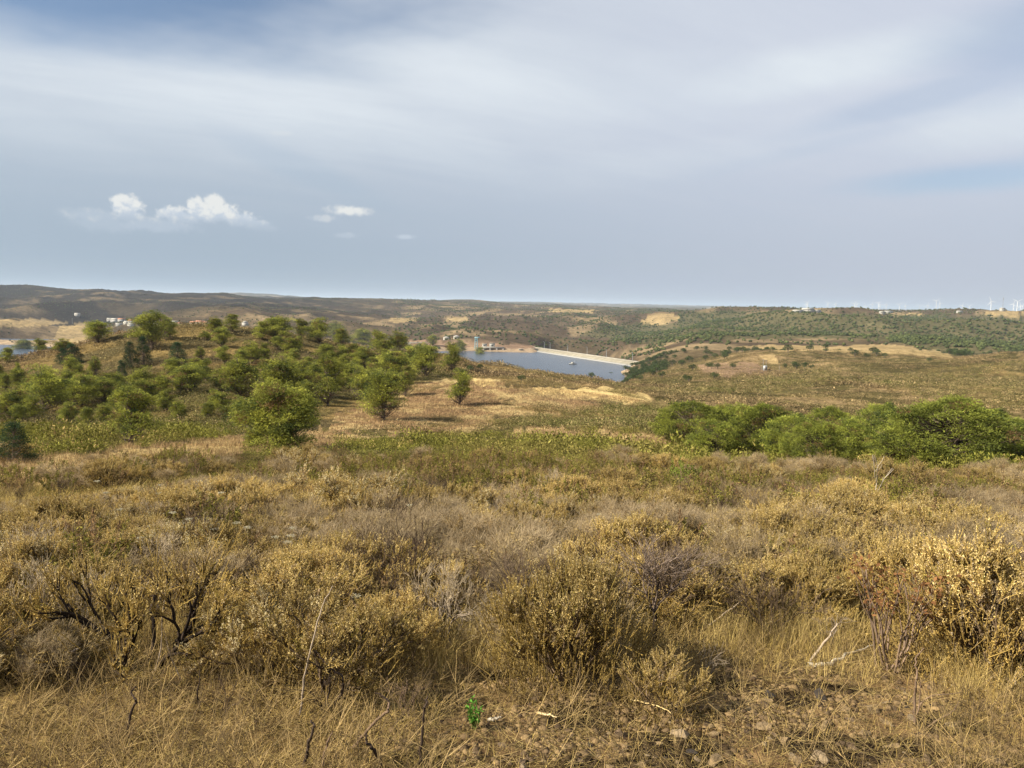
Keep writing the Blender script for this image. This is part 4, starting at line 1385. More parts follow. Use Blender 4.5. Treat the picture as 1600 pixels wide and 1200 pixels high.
# ------------------------------------------------------------------ pines on the knoll and slope (left)
POP = [mkproto(pine(700 + i, 5.0, w, 'open', nc, 74), 'trunk', 'crown') for i, (w, nc) in enumerate(((4.2, 150), (3.6, 130), (4.6, 165), (3.2, 120), (4.0, 145)))]
PBIG = mkproto(pine(780, 5.0, 5.4, 'open', 300, 90), 'trunk', 'crown')
PDK = [mkproto(pine(720 + i, 5.0, 3.4, 'cone', 120, 56, C(.055, .085, .040), C(.035, .060, .030)), 'trunk', 'crown') for i in range(2)]
PDO = [mkproto(pine(790 + i, 5.0, 5.6, 'dome', 380, 74, C(.235, .255, .048), C(.062, .080, .024)), 'trunk', 'crown') for i in range(4)]
LEFT = [  # px, base py, top py, width px, kind, label
    (12, 566, 543, 22, 'o', 'small ragged pine at the left edge beside the strip of lake'),
    (38, 556, 531, 32, 'o', 'rounded pine just right of the far-left strip of lake'),
    (62, 553, 529, 24, 'o', 'small pine second from the strip of lake on the left brow'),
    (100, 552, 529, 28, 'o', 'small light green pine behind the dark conical tree on the left brow'),
    (97, 568, 544, 20, 'c', 'short dark conifer hugging the left side of the dark conical tree'),
    (112, 569, 537, 34, 'c', 'dark blue-green conical tree on the left slope'),
    (152, 536, 502, 56, 'o', 'wide bushy pine on the knoll between the golden field and the tallest pine'),
    (237, 547, 487, 58, 'o', 'tallest pine on the knoll with a rounded top against the brown hill'),
    (259, 532, 494, 32, 'o', 'pine touching the right side of the tallest knoll pine'),
    (205, 575, 534, 26, 'c', 'dark conifer below the tallest knoll pine, left one of a pair'),
    (224, 570, 526, 28, 'c', 'dark conifer below the tallest knoll pine, right one of a pair'),
    (190, 592, 562, 16, 'c', 'tiny dark conifer downslope of the pair below the tallest knoll pine'),
    (279, 570, 534, 32, 'c', 'greyish conical young pine right of the two dark conifers'),
    (68, 643, 571, 74, 'o', 'large bright pine on the far left slope with its crown down to the ground'),
    (22, 655, 606, 56, 'o', 'broad pine at the left edge beneath the large bright pine'),
    (127, 635, 584, 48, 'o', 'middle-sized pine with a visible trunk right of the large left pine'),
    (163, 632, 590, 44, 'o', 'small light pine between the visible-trunk pine and the bare-legged pine'),
    (205, 694, 602, 78, 'o', 'pine with bare grey lower twigs standing low on the left slope'),
    (224, 624, 573, 48, 'o', 'bright pine right behind the bare-legged pine'),
    (252, 622, 585, 36, 'o', 'small pine right of the bright pine behind the bare-legged one'),
    (20, 722, 655, 64, 'd', 'dark green bushy tree in the shade at the left edge above the golden track'),
    (296, 615, 568, 58, 'o', 'pale feathery pine in the middle of the left slope'),
    (322, 595, 560, 32, 'o', 'small pine just behind the pale feathery pine'),
    (320, 532, 517, 20, 'o', 'very small pine on the bare top of the knoll'),
    (336, 520, 496, 24, 'o', 'small round pine on the knoll top left of the gabled house'),
    (363, 518, 491, 44, 'o', 'flat-topped pine on the knoll touching the gabled house'),
    (346, 543, 511, 30, 'o', 'slim pine below the knoll-top pair beside the gabled house'),
    (350, 568, 540, 34, 'o', 'round pine at the left of the row below the knoll top'),
    (392, 568, 533, 38, 'o', 'pine with a dark right side in the row below the knoll top'),
    (372, 622, 560, 78, 'o', 'broad pine left of centre on the slope, a bright hedge-like crown'),
    (410, 531, 502, 30, 'o', 'small pine on the skyline just left of the twin-crowned pine'),
    (433, 533, 495, 52, 'o', 'twin-crowned rounded pine on the skyline of the knoll'),
    (470, 528, 498, 26, 'o', 'narrow pine on the skyline between two broader ones'),
    (500, 536, 497, 42, 'o', 'tall dark-footed pine on the skyline right of the narrow pine'),
    (525, 532, 504, 28, 'o', 'pine on the skyline right of the dark-footed pine'),
    (533, 541, 513, 26, 'o', 'small pine stepping down from the skyline to the right'),
    (567, 542, 514, 46, 'o', 'broad pine at the right shoulder of the knoll'),
    (589, 550, 516, 32, 'o', 'dark pine on the right shoulder behind the broad one'),
    (622, 554, 518, 34, 'o', 'pointed pine standing highest on the right shoulder'),
    (601, 558, 530, 26, 'o', 'small pine beneath the pointed shoulder pine'),
    (457, 561, 527, 32, 'o', 'light green young pine alone on the dry slope below the skyline'),
    (510, 563, 537, 32, 'o', 'low pine in the second row under the skyline'),
    (533, 565, 538, 26, 'o', 'low pine beside the one with a rounded bright top, second row'),
    (570, 576, 541, 44, 'o', 'rounded bright-topped pine with a visible trunk in the second row'),
    (612, 594, 546, 48, 'o', 'bright pine above the clearing, right of the rounded one'),
    (640, 577, 540, 28, 'o', 'slim pine near the right end of the grove'),
    (665, 590, 538, 48, 'o', 'yellow-green pine at the right end of the grove above bare twigs'),
    (705, 582, 536, 36, 'o', 'loose pine near the left tip of the lake'),
    (718, 554, 531, 20, 'o', 'small pine whose top reaches the left tip of the lake'),
    (676, 540, 523, 16, 'o', 'tiny pine against the far shore road'),
    (750, 560, 543, 16, 'o', 'tiny pine standing in front of the spillway'),
    (550, 610, 566, 44, 'o', 'feathery pine in the heart of the grove'),
    (512, 634, 554, 56, 'o', 'tall pale loose pine right of the centre of the grove'),
    (560, 625, 572, 46, 'o', 'low pale pine left of the lone clearing pine'),
    (440, 628, 558, 78, 'o', 'broad pine directly behind the largest front pine'),
    (470, 620, 562, 42, 'o', 'pine peeping over the right shoulder of the largest front pine'),
    (600, 656, 578, 68, 'o', 'lone rounded pine at the edge of the tan clearing casting a long shadow'),
    (718, 633, 576, 44, 'o', 'small two-stemmed pine alone in the clearing below the lake'),
    (437, 700, 596, 116, 'B', 'largest pine, front of the grove beside the golden track'),
    (396, 700, 668, 30, 'o', 'feathery sapling at the left foot of the largest front pine'),
]
rk = 0
for (px, by, ty, w, k, lab) in LEFT:
    rk += 1
    pr = {'o': POP[rk % 5], 'c': PDK[rk % 2], 'B': PBIG, 'd': PDO[0]}[k]
    if k == 'd': pr = PDK[0]
    put(pr, 'pine_tree' if k in 'oB' else 'conifer_tree' if k == 'c' else 'dark_tree', lab, 'pine' if k in 'oB' else 'tree', px, by, by - ty, w * 1.0, 'pines on the knoll and its slope', sink=.1)

R = np.random.default_rng(63)
SPOT = [(-20, 260, 596, 668), (240, 480, 590, 660), (470, 640, 575, 625), (420, 700, 545, 590), (20, 200, 585, 640), (300, 560, 560, 600)]
ny = 0; taken = [(a, b_) for (a, b_, *_) in LEFT]
for k in range(2500):
    if ny >= 80: break
    x0, x1, y0, y1 = SPOT[k % 6]
    px = R.uniform(x0, x1); py = R.uniform(y0, y1)
    if px > 500 and py > 632: continue
    if min(math.hypot(px - a, (py - b_) * 1.5) for a, b_ in taken) < 14.5: continue
    taken.append((px, py)); ny += 1
    q = min(LEFT, key=lambda t_: (t_[0] - px) ** 2 + (t_[1] - py) ** 2)
    words = q[5].split(); sh_ = ' '.join(words[:next((i + 1 for i, w_ in enumerate(words) if w_ in ('pine', 'conifer', 'tree', 'sapling')), 4)])
    rel_ = 'left of' if px < q[0] - 10 else 'right of' if px > q[0] + 10 else 'behind' if py < q[1] else 'in front of'
    h_ = R.uniform(20, 42) * (.6 + (py - 540) / 180)
    lb = '%s young pine just %s the %s' % ('low' if h_ < 24 else 'feathery', rel_, sh_)
    lb = ' '.join(lb.split()[:15])
    put(POP[int(R.integers(0, 5))], 'young_pine', lb, 'pine', px, py, h_, h_ * R.uniform(.6, .95), 'young pines: ' + lb, sink=.05)

RIGHT = [
    (1078, 697, 626, 92, 'leftmost stone pine of the right-hand grove, its dome next to open scrub'),
    (1137, 702, 629, 74, 'stone pine second from the left in the right-hand grove'),
    (1188, 714, 628, 92, 'broad stone pine third from the left in the right-hand grove'),
    (1243, 718, 645, 78, 'lower stone pine in the dip between two taller domes, right-hand grove'),
    (1291, 712, 633, 66, 'stone pine with a small raised dome in the middle of the right-hand grove'),
    (1268, 724, 654, 70, 'low stone pine in the front row at the middle of the right-hand grove'),
    (1330, 716, 651, 76, 'low flat stone pine left of the big one'),
    (1374, 706, 629, 66, 'darker stone pine peeping up behind, left of the biggest'),
    (1402, 722, 655, 74, 'front stone pine at the left foot of the biggest one'),
    (1474, 727, 619, 160, 'biggest stone pine with the widest brightest dome'),
    (1432, 716, 640, 88, 'stone pine forming the left shoulder of the biggest'),
    (1530, 716, 636, 96, 'stone pine forming the right shoulder of the biggest'),
    (1572, 728, 650, 110, 'stone pine at the right edge of the photo'),
    (1650, 725, 645, 110, 'stone pine cut off by the right edge of the photo'),
    (1112, 712, 652, 60, 'small front stone pine near the left end of the right-hand grove'),
]
for k, (px, by, ty, w, lab) in enumerate(RIGHT):
    put(PDO[k % 4], 'stone_pine', lab, 'pine', px, by, by - ty, w * 1.22, 'stone pines of the right-hand grove', sink=.15)

# ------------------------------------------------------------------ hand-placed foreground plants
cat_b = 'bush'
HAND = [  # proto, name, label, px, base, height, width
    (P_BIG[1], 'golden_bush', 'rounded golden-topped bush on the far left with a dark shaded right side', 95, 868, 95, 150),
    (P_GOLD[2], 'golden_bush', 'small golden bush tucked under the big rounded one on the far left', 100, 885, 62, 80),
    (P_CHAR[0], 'charred_bush', 'wide bush with twisted black burnt branches at the lower left', 235, 1035, 190, 330),
    (P_BIG[0], 'golden_bush', 'large dense ochre bush just right of the bottom centre', 885, 1062, 195, 240),
    (P_GOLD[3], 'golden_bush', 'low golden bush in front of the black-trunked dead shrub', 1035, 1108, 100, 125),
    (P_BIG[1], 'golden_bush', 'largest golden bush at the right edge with bare grey twigs inside', 1550, 1056, 225, 280),
    (P_TWIG[2], 'twiggy_bush', 'dark bare twigs inside the largest golden bush on the right', 1530, 1050, 180, 190),
    (P_BIG[0], 'golden_bush', 'golden bush left of the largest right-edge bush', 1415, 975, 140, 170),
    (P_GOLD[4], 'golden_bush', 'pale feathery-topped bush standing clear above the scrub on the right', 1303, 850, 76, 84),
    (P_GOLD[4], 'golden_bush', 'pale cream-headed bush right of centre', 1116, 850, 62, 72),
    (P_GOLD[4], 'golden_bush', 'cream-headed bush between the pale feathery bush and the right golden ones', 1392, 862, 66, 80),
    (P_BIG[0], 'golden_bush', 'golden-domed bush right of centre in the middle band', 893, 800, 56, 110),
    (P_GREEN[0], 'green_bush', 'dark green bush with golden tips behind the golden-domed bush', 898, 766, 46, 62),
    (P_GOLD[3], 'golden_bush', 'yellow bush right of the dark green gold-tipped bush', 965, 772, 45, 70),
    (P_GOLD[1], 'golden_bush', 'small round golden bush left of the golden-domed one', 802, 770, 36, 56),
    (P_GOLD[2], 'golden_bush', 'spreading golden bush below the small round one near the centre', 790, 818, 60, 110),
    (P_GOLD[4], 'golden_bush', 'pinkish-tan bush, left one of a pair below the right-hand pines', 1125, 772, 44, 56),
    (P_GOLD[4], 'golden_bush', 'pinkish-tan bush, right one of a pair below the right-hand pines', 1180, 768, 46, 80),
    (P_BIG[1], 'golden_bush', 'golden bush beside tall grass on the right', 1262, 965, 105, 110),
    (P_GOLD[3], 'golden_bush', 'yellow-green topped bush above the golden one on the right', 1235, 905, 60, 90),
    (P_GOLD[4], 'golden_bush', 'small bright tuft-like bush at the lower left of centre', 492, 1040, 85, 62),
    (P_GOLD[3], 'golden_bush', 'orange-gold bush left of centre', 505, 890, 60, 62),
    (P_TWIG[3], 'twiggy_bush', 'wide grey-violet leafless bush right of centre', 1155, 945, 125, 120),
    (P_TWIG[1], 'twiggy_bush', 'pale grey leafless bush left of centre', 690, 850, 80, 110),
    (P_TWIG[3], 'twiggy_bush', 'grey-violet leafless bush at the centre above the ochre bush', 935, 890, 90, 130),
    (P_TWIG[1], 'twiggy_bush', 'pale leafless bush near the centre below the green band', 640, 800, 55, 90),
    (P_BRIGHT[0], 'green_bush', 'bright yellow-green bush standing out below the tan strip', 1068, 772, 58, 62),
    (P_GREEN[1], 'green_bush', 'dark olive bush at the centre beside golden bushes', 742, 788, 52, 92),
    (P_BRIGHT[0], 'green_bush', 'light green leafy bush among dry bushes right of the bottom centre', 850, 870, 48, 70),
    (P_GOLD[1], 'golden_bush', 'golden bush cut by the left edge', 25, 990, 120, 120),
    (P_TWIG[0], 'twiggy_bush', 'dark leafless bush with forked black stems left of centre', 480, 860, 85, 90),
]
used = []
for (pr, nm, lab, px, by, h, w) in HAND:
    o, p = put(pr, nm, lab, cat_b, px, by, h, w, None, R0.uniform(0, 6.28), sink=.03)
    used.append((p[0], p[1], .38 * w * p[1] / FPX))

# dead shrub with a black trunk
R = np.random.default_rng(77)
out = []; tips = []
for k in range(4):
    grow(R, (0, 0, .28), (R.normal() * .4, R.normal() * .4, 1), .26, .011, 4, out, tips, 3, .5, .07, .74, .16)
out2 = [(np.array([0, 0, -.05]), np.array([.01, 0, .16]), .021, .018), (np.array([.01, 0, .16]), np.array([0, 0, .30]), .018, .014)]
G = Geo(); put_wood(G, out2, CHAR, 7, .1, R); put_wood(G, out, C(.21, .16, .125), 3, .4, R)
PDS = mkproto((G, Geo()))
o, p = put(PDS, 'dead_shrub', 'leafless grey shrub on a short charred black trunk right of centre', 'shrub', 1021, 1002, 175, 190)
used.append((p[0], p[1], .25))

# sapling with russet dead leaves
R = np.random.default_rng(78); out = []; tips = []
for k in range(11):
    a = k * 2.4
    grow(R, (R.normal() * .02, R.normal() * .02, -.03), (math.cos(a) * .42, math.sin(a) * .42, 1), .34, .0075, 2, out, tips, 2, .3, .1, .62, .09)
G = Geo(); put_wood(G, out, C(.17, .12, .085), 4, .3, R)
T = np.array([t[0] for t in tips]); k = R.integers(0, len(T), 420); k = k[T[k, 2] > .38]
F = Geo(); leaves(F, T[k] + R.normal(size=(len(k), 3)) * .035, R.normal(size=(len(k), 3)), R.uniform(.02, .04, len(k)), R.uniform(.012, .024, len(k)), np.tile(C(.25, .125, .055), (len(k), 1)) * R.uniform(.5, 1.4, (len(k), 1)), R)
o, p = put(mkproto((G, F), 'stems', 'leaves'), 'dead_sapling', 'many-stemmed dead sapling with russet curled leaves at the lower right', 'sapling', 1387, 1048, 180, 170)
used.append((p[0], p[1], .2))

# pale dead sapling high in the scrub
R = np.random.default_rng(79); out = []; tips = []
grow(R, (0, 0, 0), (.02, 0, 1), .5, .0055, 2, out, tips, 2, .42, .15, .6, .06)
G = Geo(); put_wood(G, out, C(.42, .36, .28), 4, .15, R, .0022)
PPS = mkproto((G, Geo()))
put(PPS, 'dead_sapling', 'slender pale bare sapling in front of the right-hand pines', 'sapling', 1366, 812, 108, 56)
put(PPS, 'dead_sapling', 'thin dead stalk sapling at the centre right above the cream-headed bush', 'sapling', 1068, 800, 42, 20)

# small bright green sprig at the bottom
R = np.random.default_rng(80); G = Geo(); F = Geo()
for k in range(9):
    a = k * 2.4; e = np.array([math.cos(a) * .05, math.sin(a) * .05, R.uniform(.12, .24)])
    segs(G, [(0, 0, -.02)], [e], .003, .0015, C(.10, .14, .03), 4)
    m = 26; t = R.uniform(.15, 1.05, m)
    leaves(F, e * t[:, None], unit(R.normal(size=(m, 3)) + np.array([0, 0, .1])), R.uniform(.022, .042, m), R.uniform(.010, .018, m), np.tile(C(.085, .20, .03), (m, 1)) * R.uniform(.7, 1.5, (m, 1)), R)
put(mkproto((G, F), 'stems', 'leaves'), 'green_sprig', 'small vivid green leafy sprig alone in the dry litter at the bottom', 'plant', 741, 1140, 52, 26)

# wild carrot seed heads
R = np.random.default_rng(81); G = Geo(); F = Geo()
segs(G, [(0, 0, -.1), (.01, 0, .45)], [(.01, 0, .45), (0, 0, .95)], [.003, .0025], [.0025, .002], C(.30, .26, .12), 4)
for k in range(14):
    a = k * 2.4; r = .042 * math.sqrt((k + .5) / 14)
    e = np.array([math.cos(a) * r, math.sin(a) * r, .995 - r * .2]); segs(G, [(0, 0, .95)], [e], .001, .001, C(.4, .36, .2), 3)
    leaves(F, np.repeat(e[None], 7, 0) + R.normal(size=(7, 3)) * .005, R.normal(size=(7, 3)) + np.array([0, 0, 1]), .012, .008, C(.50, .46, .34), R)
PCR = mkproto((G, F), 'stem', 'flower_head')
CAR = [(152, 751, 'h'), (250, 757, ''), (166, 769, ''), (247, 770, ''), (144, 796, ''), (188, 795, ''), (312, 751, ''), (345, 769, ''), (235, 821, ''), (283, 817, ''), (335, 825, ''), (387, 823, ''), (220, 839, ''), (430, 838, ''), (455, 836, ''), (450, 846, ''), (457, 824, ''),
       (640, 788, ''), (555, 930, ''), (270, 800, ''), (295, 810, ''), (937, 803, ''), (1237, 848, ''), (370, 816, '')]
for k, (px, py, _) in enumerate(CAR):
    q = hit(px, py + 60); Y = q[1] if q is not None else 12
    Y = Y * .96
    top = at(px, py, Y); g = g1(top[0], top[1]); H = top[2] - g
    near = ('over the green scrub left of centre' if px < 330 and py < 790 else 'among dry bushes on the left' if px < 400 else 'near the forked dark stems' if px < 600 else 'alone among the dry bushes')
    PCR.place('wild_carrot', 'thin stalk with a flat whitish flower head %s' % near, 'wildflower', (top[0], top[1], g), k * 1.3, (1, 1, max(.25, H)), 'wild carrot heads ' + near)


# sticks and burnt stems: polylines in photo pixels, standing at the depth of their foot
def stick(label, pts, r, c, lie=False, Y=None, sides=6, name='dead_branch'):
    f = hit(*pts[0][:2]); Y0 = f[1] if Y is None else Y
    P = []
    for i, (x, y) in enumerate(pts):
        if lie:
            q = hit(x, y); q = np.array([q[0], q[1], q[2] + r * .9 + (.02 * i)])
        else:
            q = at(x, y, Y0 * (1 + .006 * math.sin(i * 2.1)))
        P.append(q)
    if not lie: P[0][2] = min(P[0][2], g1(P[0][0], P[0][1])) - .03
    P = np.array(P); o = P[0].copy()
    # smooth the line a little
    tt = np.linspace(0, len(P) - 1, (len(P) - 1) * 5 + 1)
    S = np.stack([pchip(np.arange(len(P)), P[:, k], tt) for k in range(3)], 1) - o
    r = r * 1.35
    S[1:-1] += np.random.default_rng(len(label)).normal(size=S[1:-1].shape) * r * .35
    rr = np.linspace(r, r * .35, len(S))
    G = Geo(); segs(G, S[:-1], S[1:], rr[:-1], rr[1:], c, sides)
    ob = link(name, gmesh(name, G, M_WOOD), None, tuple(o))
    return tag(ob, label, 'branch')


BLK = C(.05, .036, .028); GRY = C(.30, .24, .18); WHT = C(.40, .35, .27); BRN = C(.16, .11, .075)
stick('pale fallen log lying level at the lower right', [(1262, 1042), (1290, 1045), (1320, 1036), (1366, 1024)], .014, WHT, True)
stick('pale upward-slanting stick left of the russet sapling', [(1262, 1034), (1280, 1014), (1300, 990), (1308, 974)], .009, GRY)
stick('upright thin burnt stem standing alone at the lower right', [(1430, 1132), (1429, 1095), (1432, 1060), (1431, 1030), (1444, 1013)], .006, BRN)
stick('short side shoot beside the upright burnt stem at the lower right', [(1430, 1118), (1437, 1098), (1439, 1062)], .004, BRN)
stick('arched twig leaning right from the upright burnt stem', [(1430, 1108), (1446, 1092), (1475, 1085), (1500, 1082)], .004, BRN)
stick('low twig reaching right over the bare soil at the lower right', [(1430, 1138), (1460, 1128), (1488, 1112), (1498, 1096)], .004, BRN)
stick('straight dark stick standing at the bottom left of centre', [(655, 1200), (659, 1150), (664, 1105), (668, 1088)], .007, BLK)
stick('thick curved black stick at the bottom left of centre', [(596, 1204), (592, 1185), (578, 1165), (571, 1145)], .009, BLK)
stick('crooked brown branch with a hooked end near the bottom', [(545, 1170), (575, 1140), (605, 1112), (609, 1100), (598, 1088), (585, 1083)], .007, BRN)
stick('long pale leaning stem left of the bottom centre', [(468, 1118), (475, 1060), (487, 1010), (502, 950), (520, 915)], .005, GRY)
stick('dark forked stem leaning left in front of the bright tuft', [(510, 1110), (534, 1080), (536, 1062), (515, 1042), (493, 1018)], .007, BLK)
stick('dark stem rising beside the forked stem at the lower left', [(508, 1112), (514, 1080), (516, 1050), (520, 1010)], .005, BLK)
stick('dark curved stem at the very bottom left of centre', [(474, 1200), (482, 1165), (490, 1140), (486, 1125)], .008, BLK)
stick('brown stub slanting at the bottom left', [(500, 1200), (512, 1160), (520, 1142)], .006, BRN)
stick('dark zigzag stem in the grass at the lower left', [(198, 1150), (206, 1110), (214, 1095), (205, 1082), (212, 1072)], .006, BLK)
stick('dark stem with a bent foot right of the burnt bush', [(318, 1118), (311, 1100), (309, 1080), (313, 1045)], .005, BLK)
stick('grey fallen branch slanting across the lower left', [(50, 1060), (75, 1042), (105, 1022), (125, 1012)], .009, GRY)
stick('arched burnt twig left of the wide burnt bush', [(92, 1062), (100, 1050), (118, 1035), (135, 1040), (148, 1050)], .006, BLK)
stick('thin dark stem at the left edge in the grass', [(5, 1065), (8, 1040), (12, 1030), (22, 1022)], .006, BLK)
stick('tall dry stalk crossing in front of the burnt bush', [(240, 1050), (252, 1010), (254, 960), (260, 905)], .0035, GRY)
stick('pale bent stalk crossing the burnt bush to the right', [(285, 1060), (262, 1010), (252, 970)], .003, GRY)
stick('pale grey dead branch slanting up right of the black-trunked shrub', [(1085, 988), (1120, 968), (1150, 945), (1173, 925)], .006, GRY)
stick('pale short branch rising beside the grey slanting one', [(1120, 968), (1140, 945), (1160, 905)], .005, GRY)
stick('long arched straw stem over the bare soil near the bottom centre', [(985, 1095), (1010, 1105), (1035, 1118), (1048, 1132)], .004, C(.55, .42, .2), True)
stick('straw-coloured stick lying in the rubble at the bottom centre', [(840, 1116), (858, 1124), (870, 1134)], .006, C(.55, .43, .24), True)
stick('white stub of wood beside the green sprig', [(764, 1127), (775, 1130), (783, 1133)], .008, WHT, True)
stick('burnt stump-like twig under the ochre bush', [(880, 1055), (876, 1040), (874, 1020), (876, 1010)], .009, BLK)

R = np.random.default_rng(91)
for k, (px, py, h, lab) in enumerate([(505, 1112, 92, 'fan of dark burnt stems at the bottom left of centre'), (345, 1120, 70, 'dark forked burnt twigs standing in grass right of the wide burnt bush'), (120, 1075, 60, 'crooked burnt twigs left of the wide burnt bush'),
                                   (30, 1070, 80, 'burnt bare twigs at the left edge'), (1300, 1010, 60, 'bare grey twigs above the pale fallen log'), (640, 1120, 60, 'thin burnt twigs left of the green sprig'), (700, 1010, 95, 'loose grey bare shrub left of the ochre bush'),
                                   (1100, 1062, 70, 'flattened brushwood of bent bare stems right of the low golden bush'), (420, 985, 110, 'upright dark bare stems left of the bright tuft'), (560, 1020, 100, 'fine-branched bare shrub right of the bright tuft')]):
    out = []; tips = []
    for j in range(4 + k % 3):
        a = R.uniform(0, 6.28)
        grow(R, (R.normal() * .03, R.normal() * .03, -.04), (math.cos(a) * .55, math.sin(a) * .55, 1), .34, .0085, 3, out, tips, 2, .5, .03, .68, .2)
    G = Geo(); put_wood(G, out, [BLK, BLK * 1.6, BLK, BRN, GRY * .8, BRN, GRY * .7, GRY, BLK * 1.4, BRN][k], 4, .3, R, .0018)
    put(mkproto((G, Geo())), 'dead_shrub', lab, 'shrub', px, py, h, None)

# ------------------------------------------------------------------ rocks
M_ROCKS = [surface('tan_rock', (.215, .150, .078), .9, .45, 3.0, .8, 9), surface('brown_rock', (.135, .092, .055), .9, .45, 3.0, .8, 9), surface('dark_grey_rock', (.040, .032, .026), .9, .3, 3.0, .8, 9), surface('pale_rock', (.25, .185, .11), .9, .3, 3.0, .8, 9)]
RM = []
for i in range(16):
    me = rock_mesh(900 + i, None); me.materials.append(M_ROCKS[(0, 0, 1, 3)[i % 4] if i != 15 else 2]); RM.append(me)
HR = [(1281, 1092, 30, 15, 'dark pointed rock at the back of the rubble on the right'), (1362, 1112, 28, 1, 'tall leaning tan rock in the rubble'), (1384, 1130, 26, 4, 'flat tan rock right of the leaning one'), (1497, 1136, 20, 2, 'grey-brown block at the right edge of the rubble'),
      (1408, 1078, 15, 6, 'small rounded stone below the russet sapling'), (1142, 1110, 17, 0, 'round pale tan stone at the upper left of the rubble'), (1173, 1110, 20, 8, 'rounded orange-tan stone beside the round one'), (1192, 1138, 34, 12, 'broad cracked tan rock in the middle of the rubble'),
      (1109, 1137, 16, 5, 'small tan block above the dark upright stone'), (1081, 1178, 20, 15, 'dark upright stone near the bottom centre'), (1112, 1190, 42, 9, 'big square tan rock at the bottom centre right'), (952, 1203, 26, 13, 'wedge-shaped tan rock at the bottom edge'),
      (893, 1192, 20, 4, 'tan rock at the bottom edge left of the wedge-shaped one'), (851, 1190, 18, 8, 'small tan rock at the bottom edge left of centre'), (1322, 1168, 30, 2, 'brown rock beside the black hollow in the rubble'), (1352, 1148, 24, 13, 'pale block in the lower rubble'),
      (1552, 1192, 46, 0, 'large tan rock in the bottom right corner'), (1385, 1100, 16, 7, 'small block between the leaning and flat rocks'), (1245, 1190, 26, 9, 'tan rock at the bottom edge right of centre'), (1450, 1190, 24, 2, 'brown rock sunk in grass near the bottom right')]
for (px, py, w, mi, lab) in HR:
    p = hit(px, py); s = w * .60 * p[1] / FPX
    o = link('rock', RM[mi], None, (p[0], p[1], p[2] + s * .12)); o.scale = (s, s, s * 1.1); o.rotation_euler = (R0.normal() * .3, R0.normal() * .3, R0.uniform(0, 6.28))
    tag(o, lab, 'rock', 'rocks in the rubble')
R = np.random.default_rng(6)
nr = 0
for k in range(3000):
    px = R.uniform(560, 1640); py = R.uniform(1062, 1225)
    lim = 1062 + max(0, (1080 - px) * .28) + 18 * math.sin(px / 60)
    if py < lim or (px > 1500 and R.random() < .7) or (px < 800 and R.random() < .6): continue
    p = hit(px, py)
    if p is None: continue
    s = float(np.clip(R.lognormal(-3.95, .55), .008, .07))
    mi = int(R.integers(0, 15)) if R.random() > .1 else 15
    o = link('rock', RM[mi], None, (p[0], p[1], p[2] + s * .02)); o.scale = (s, s * R.uniform(.7, 1), s); o.rotation_euler = (R.normal() * .4, R.normal() * .4, R.uniform(0, 6.28))
    q = min(HR, key=lambda h_: (h_[0] - px) ** 2 + 4 * (h_[1] - py) ** 2)
    w4 = ' '.join(q[4].split()[:3]); w4 = w4 if w4.split()[-1] in ('rock', 'stone', 'block') else ' '.join(q[4].split()[:4])
    for sfx in (' at', ' in', ' beside', ' above', ' between', ' right', ' sunk'): w4 = w4[:-len(sfx)] if w4.endswith(sfx) else w4
    dr = ('right of' if px > q[0] + 12 else 'left of' if px < q[0] - 12 else 'behind' if py < q[1] else 'in front of')
    sz = 'tiny' if s < .012 else 'small' if s < .022 else 'fist-sized'
    lb = '%s %s %s the %s' % (sz, {0: 'loose stone', 1: 'dark stone'}[mi == 15], dr, w4)
    tag(o, lb, 'rock', 'stones: ' + lb)
    nr += 1
    if nr >= 265: break


# ------------------------------------------------------------------ filler bushes of the foreground, each a thing
def zone_words(px, Y):
    side = 'left' if px < 400 else 'centre left' if px < 800 else 'centre right' if px < 1200 else 'right'
    dep = 'in the nearest scrub' if Y < 8 else 'in the middle of the near scrub' if Y < 14 else 'at the back of the near scrub' if Y < 24 else 'in the green band behind the near scrub'
    return side, dep


LIMX = [-900, 0, 150, 300, 400, 560, 700, 830, 1000, 1100, 1300, 1600, 2500]
LIMY = [786, 778, 764, 742, 720, 702, 690, 696, 708, 720, 722, 735, 760]


def cap_height(X, Y, Z, extra):
    """tallest a plant may stand here: the scrub is low wherever the track and the slopes show over it"""
    px, _ = project(np.stack([X, Y, Z], 1))
    lim = np.interp(px, LIMX, LIMY) + extra
    r = _fw[None] * FPX + _r[None] * (px - 800.0)[:, None] + _u[None] * (600.0 - lim)[:, None]
    h = r[:, 2] / r[:, 1] * Y - Z
    return np.where(project(np.stack([X, Y, Z], 1))[1] < lim + 5, 9.0, h)


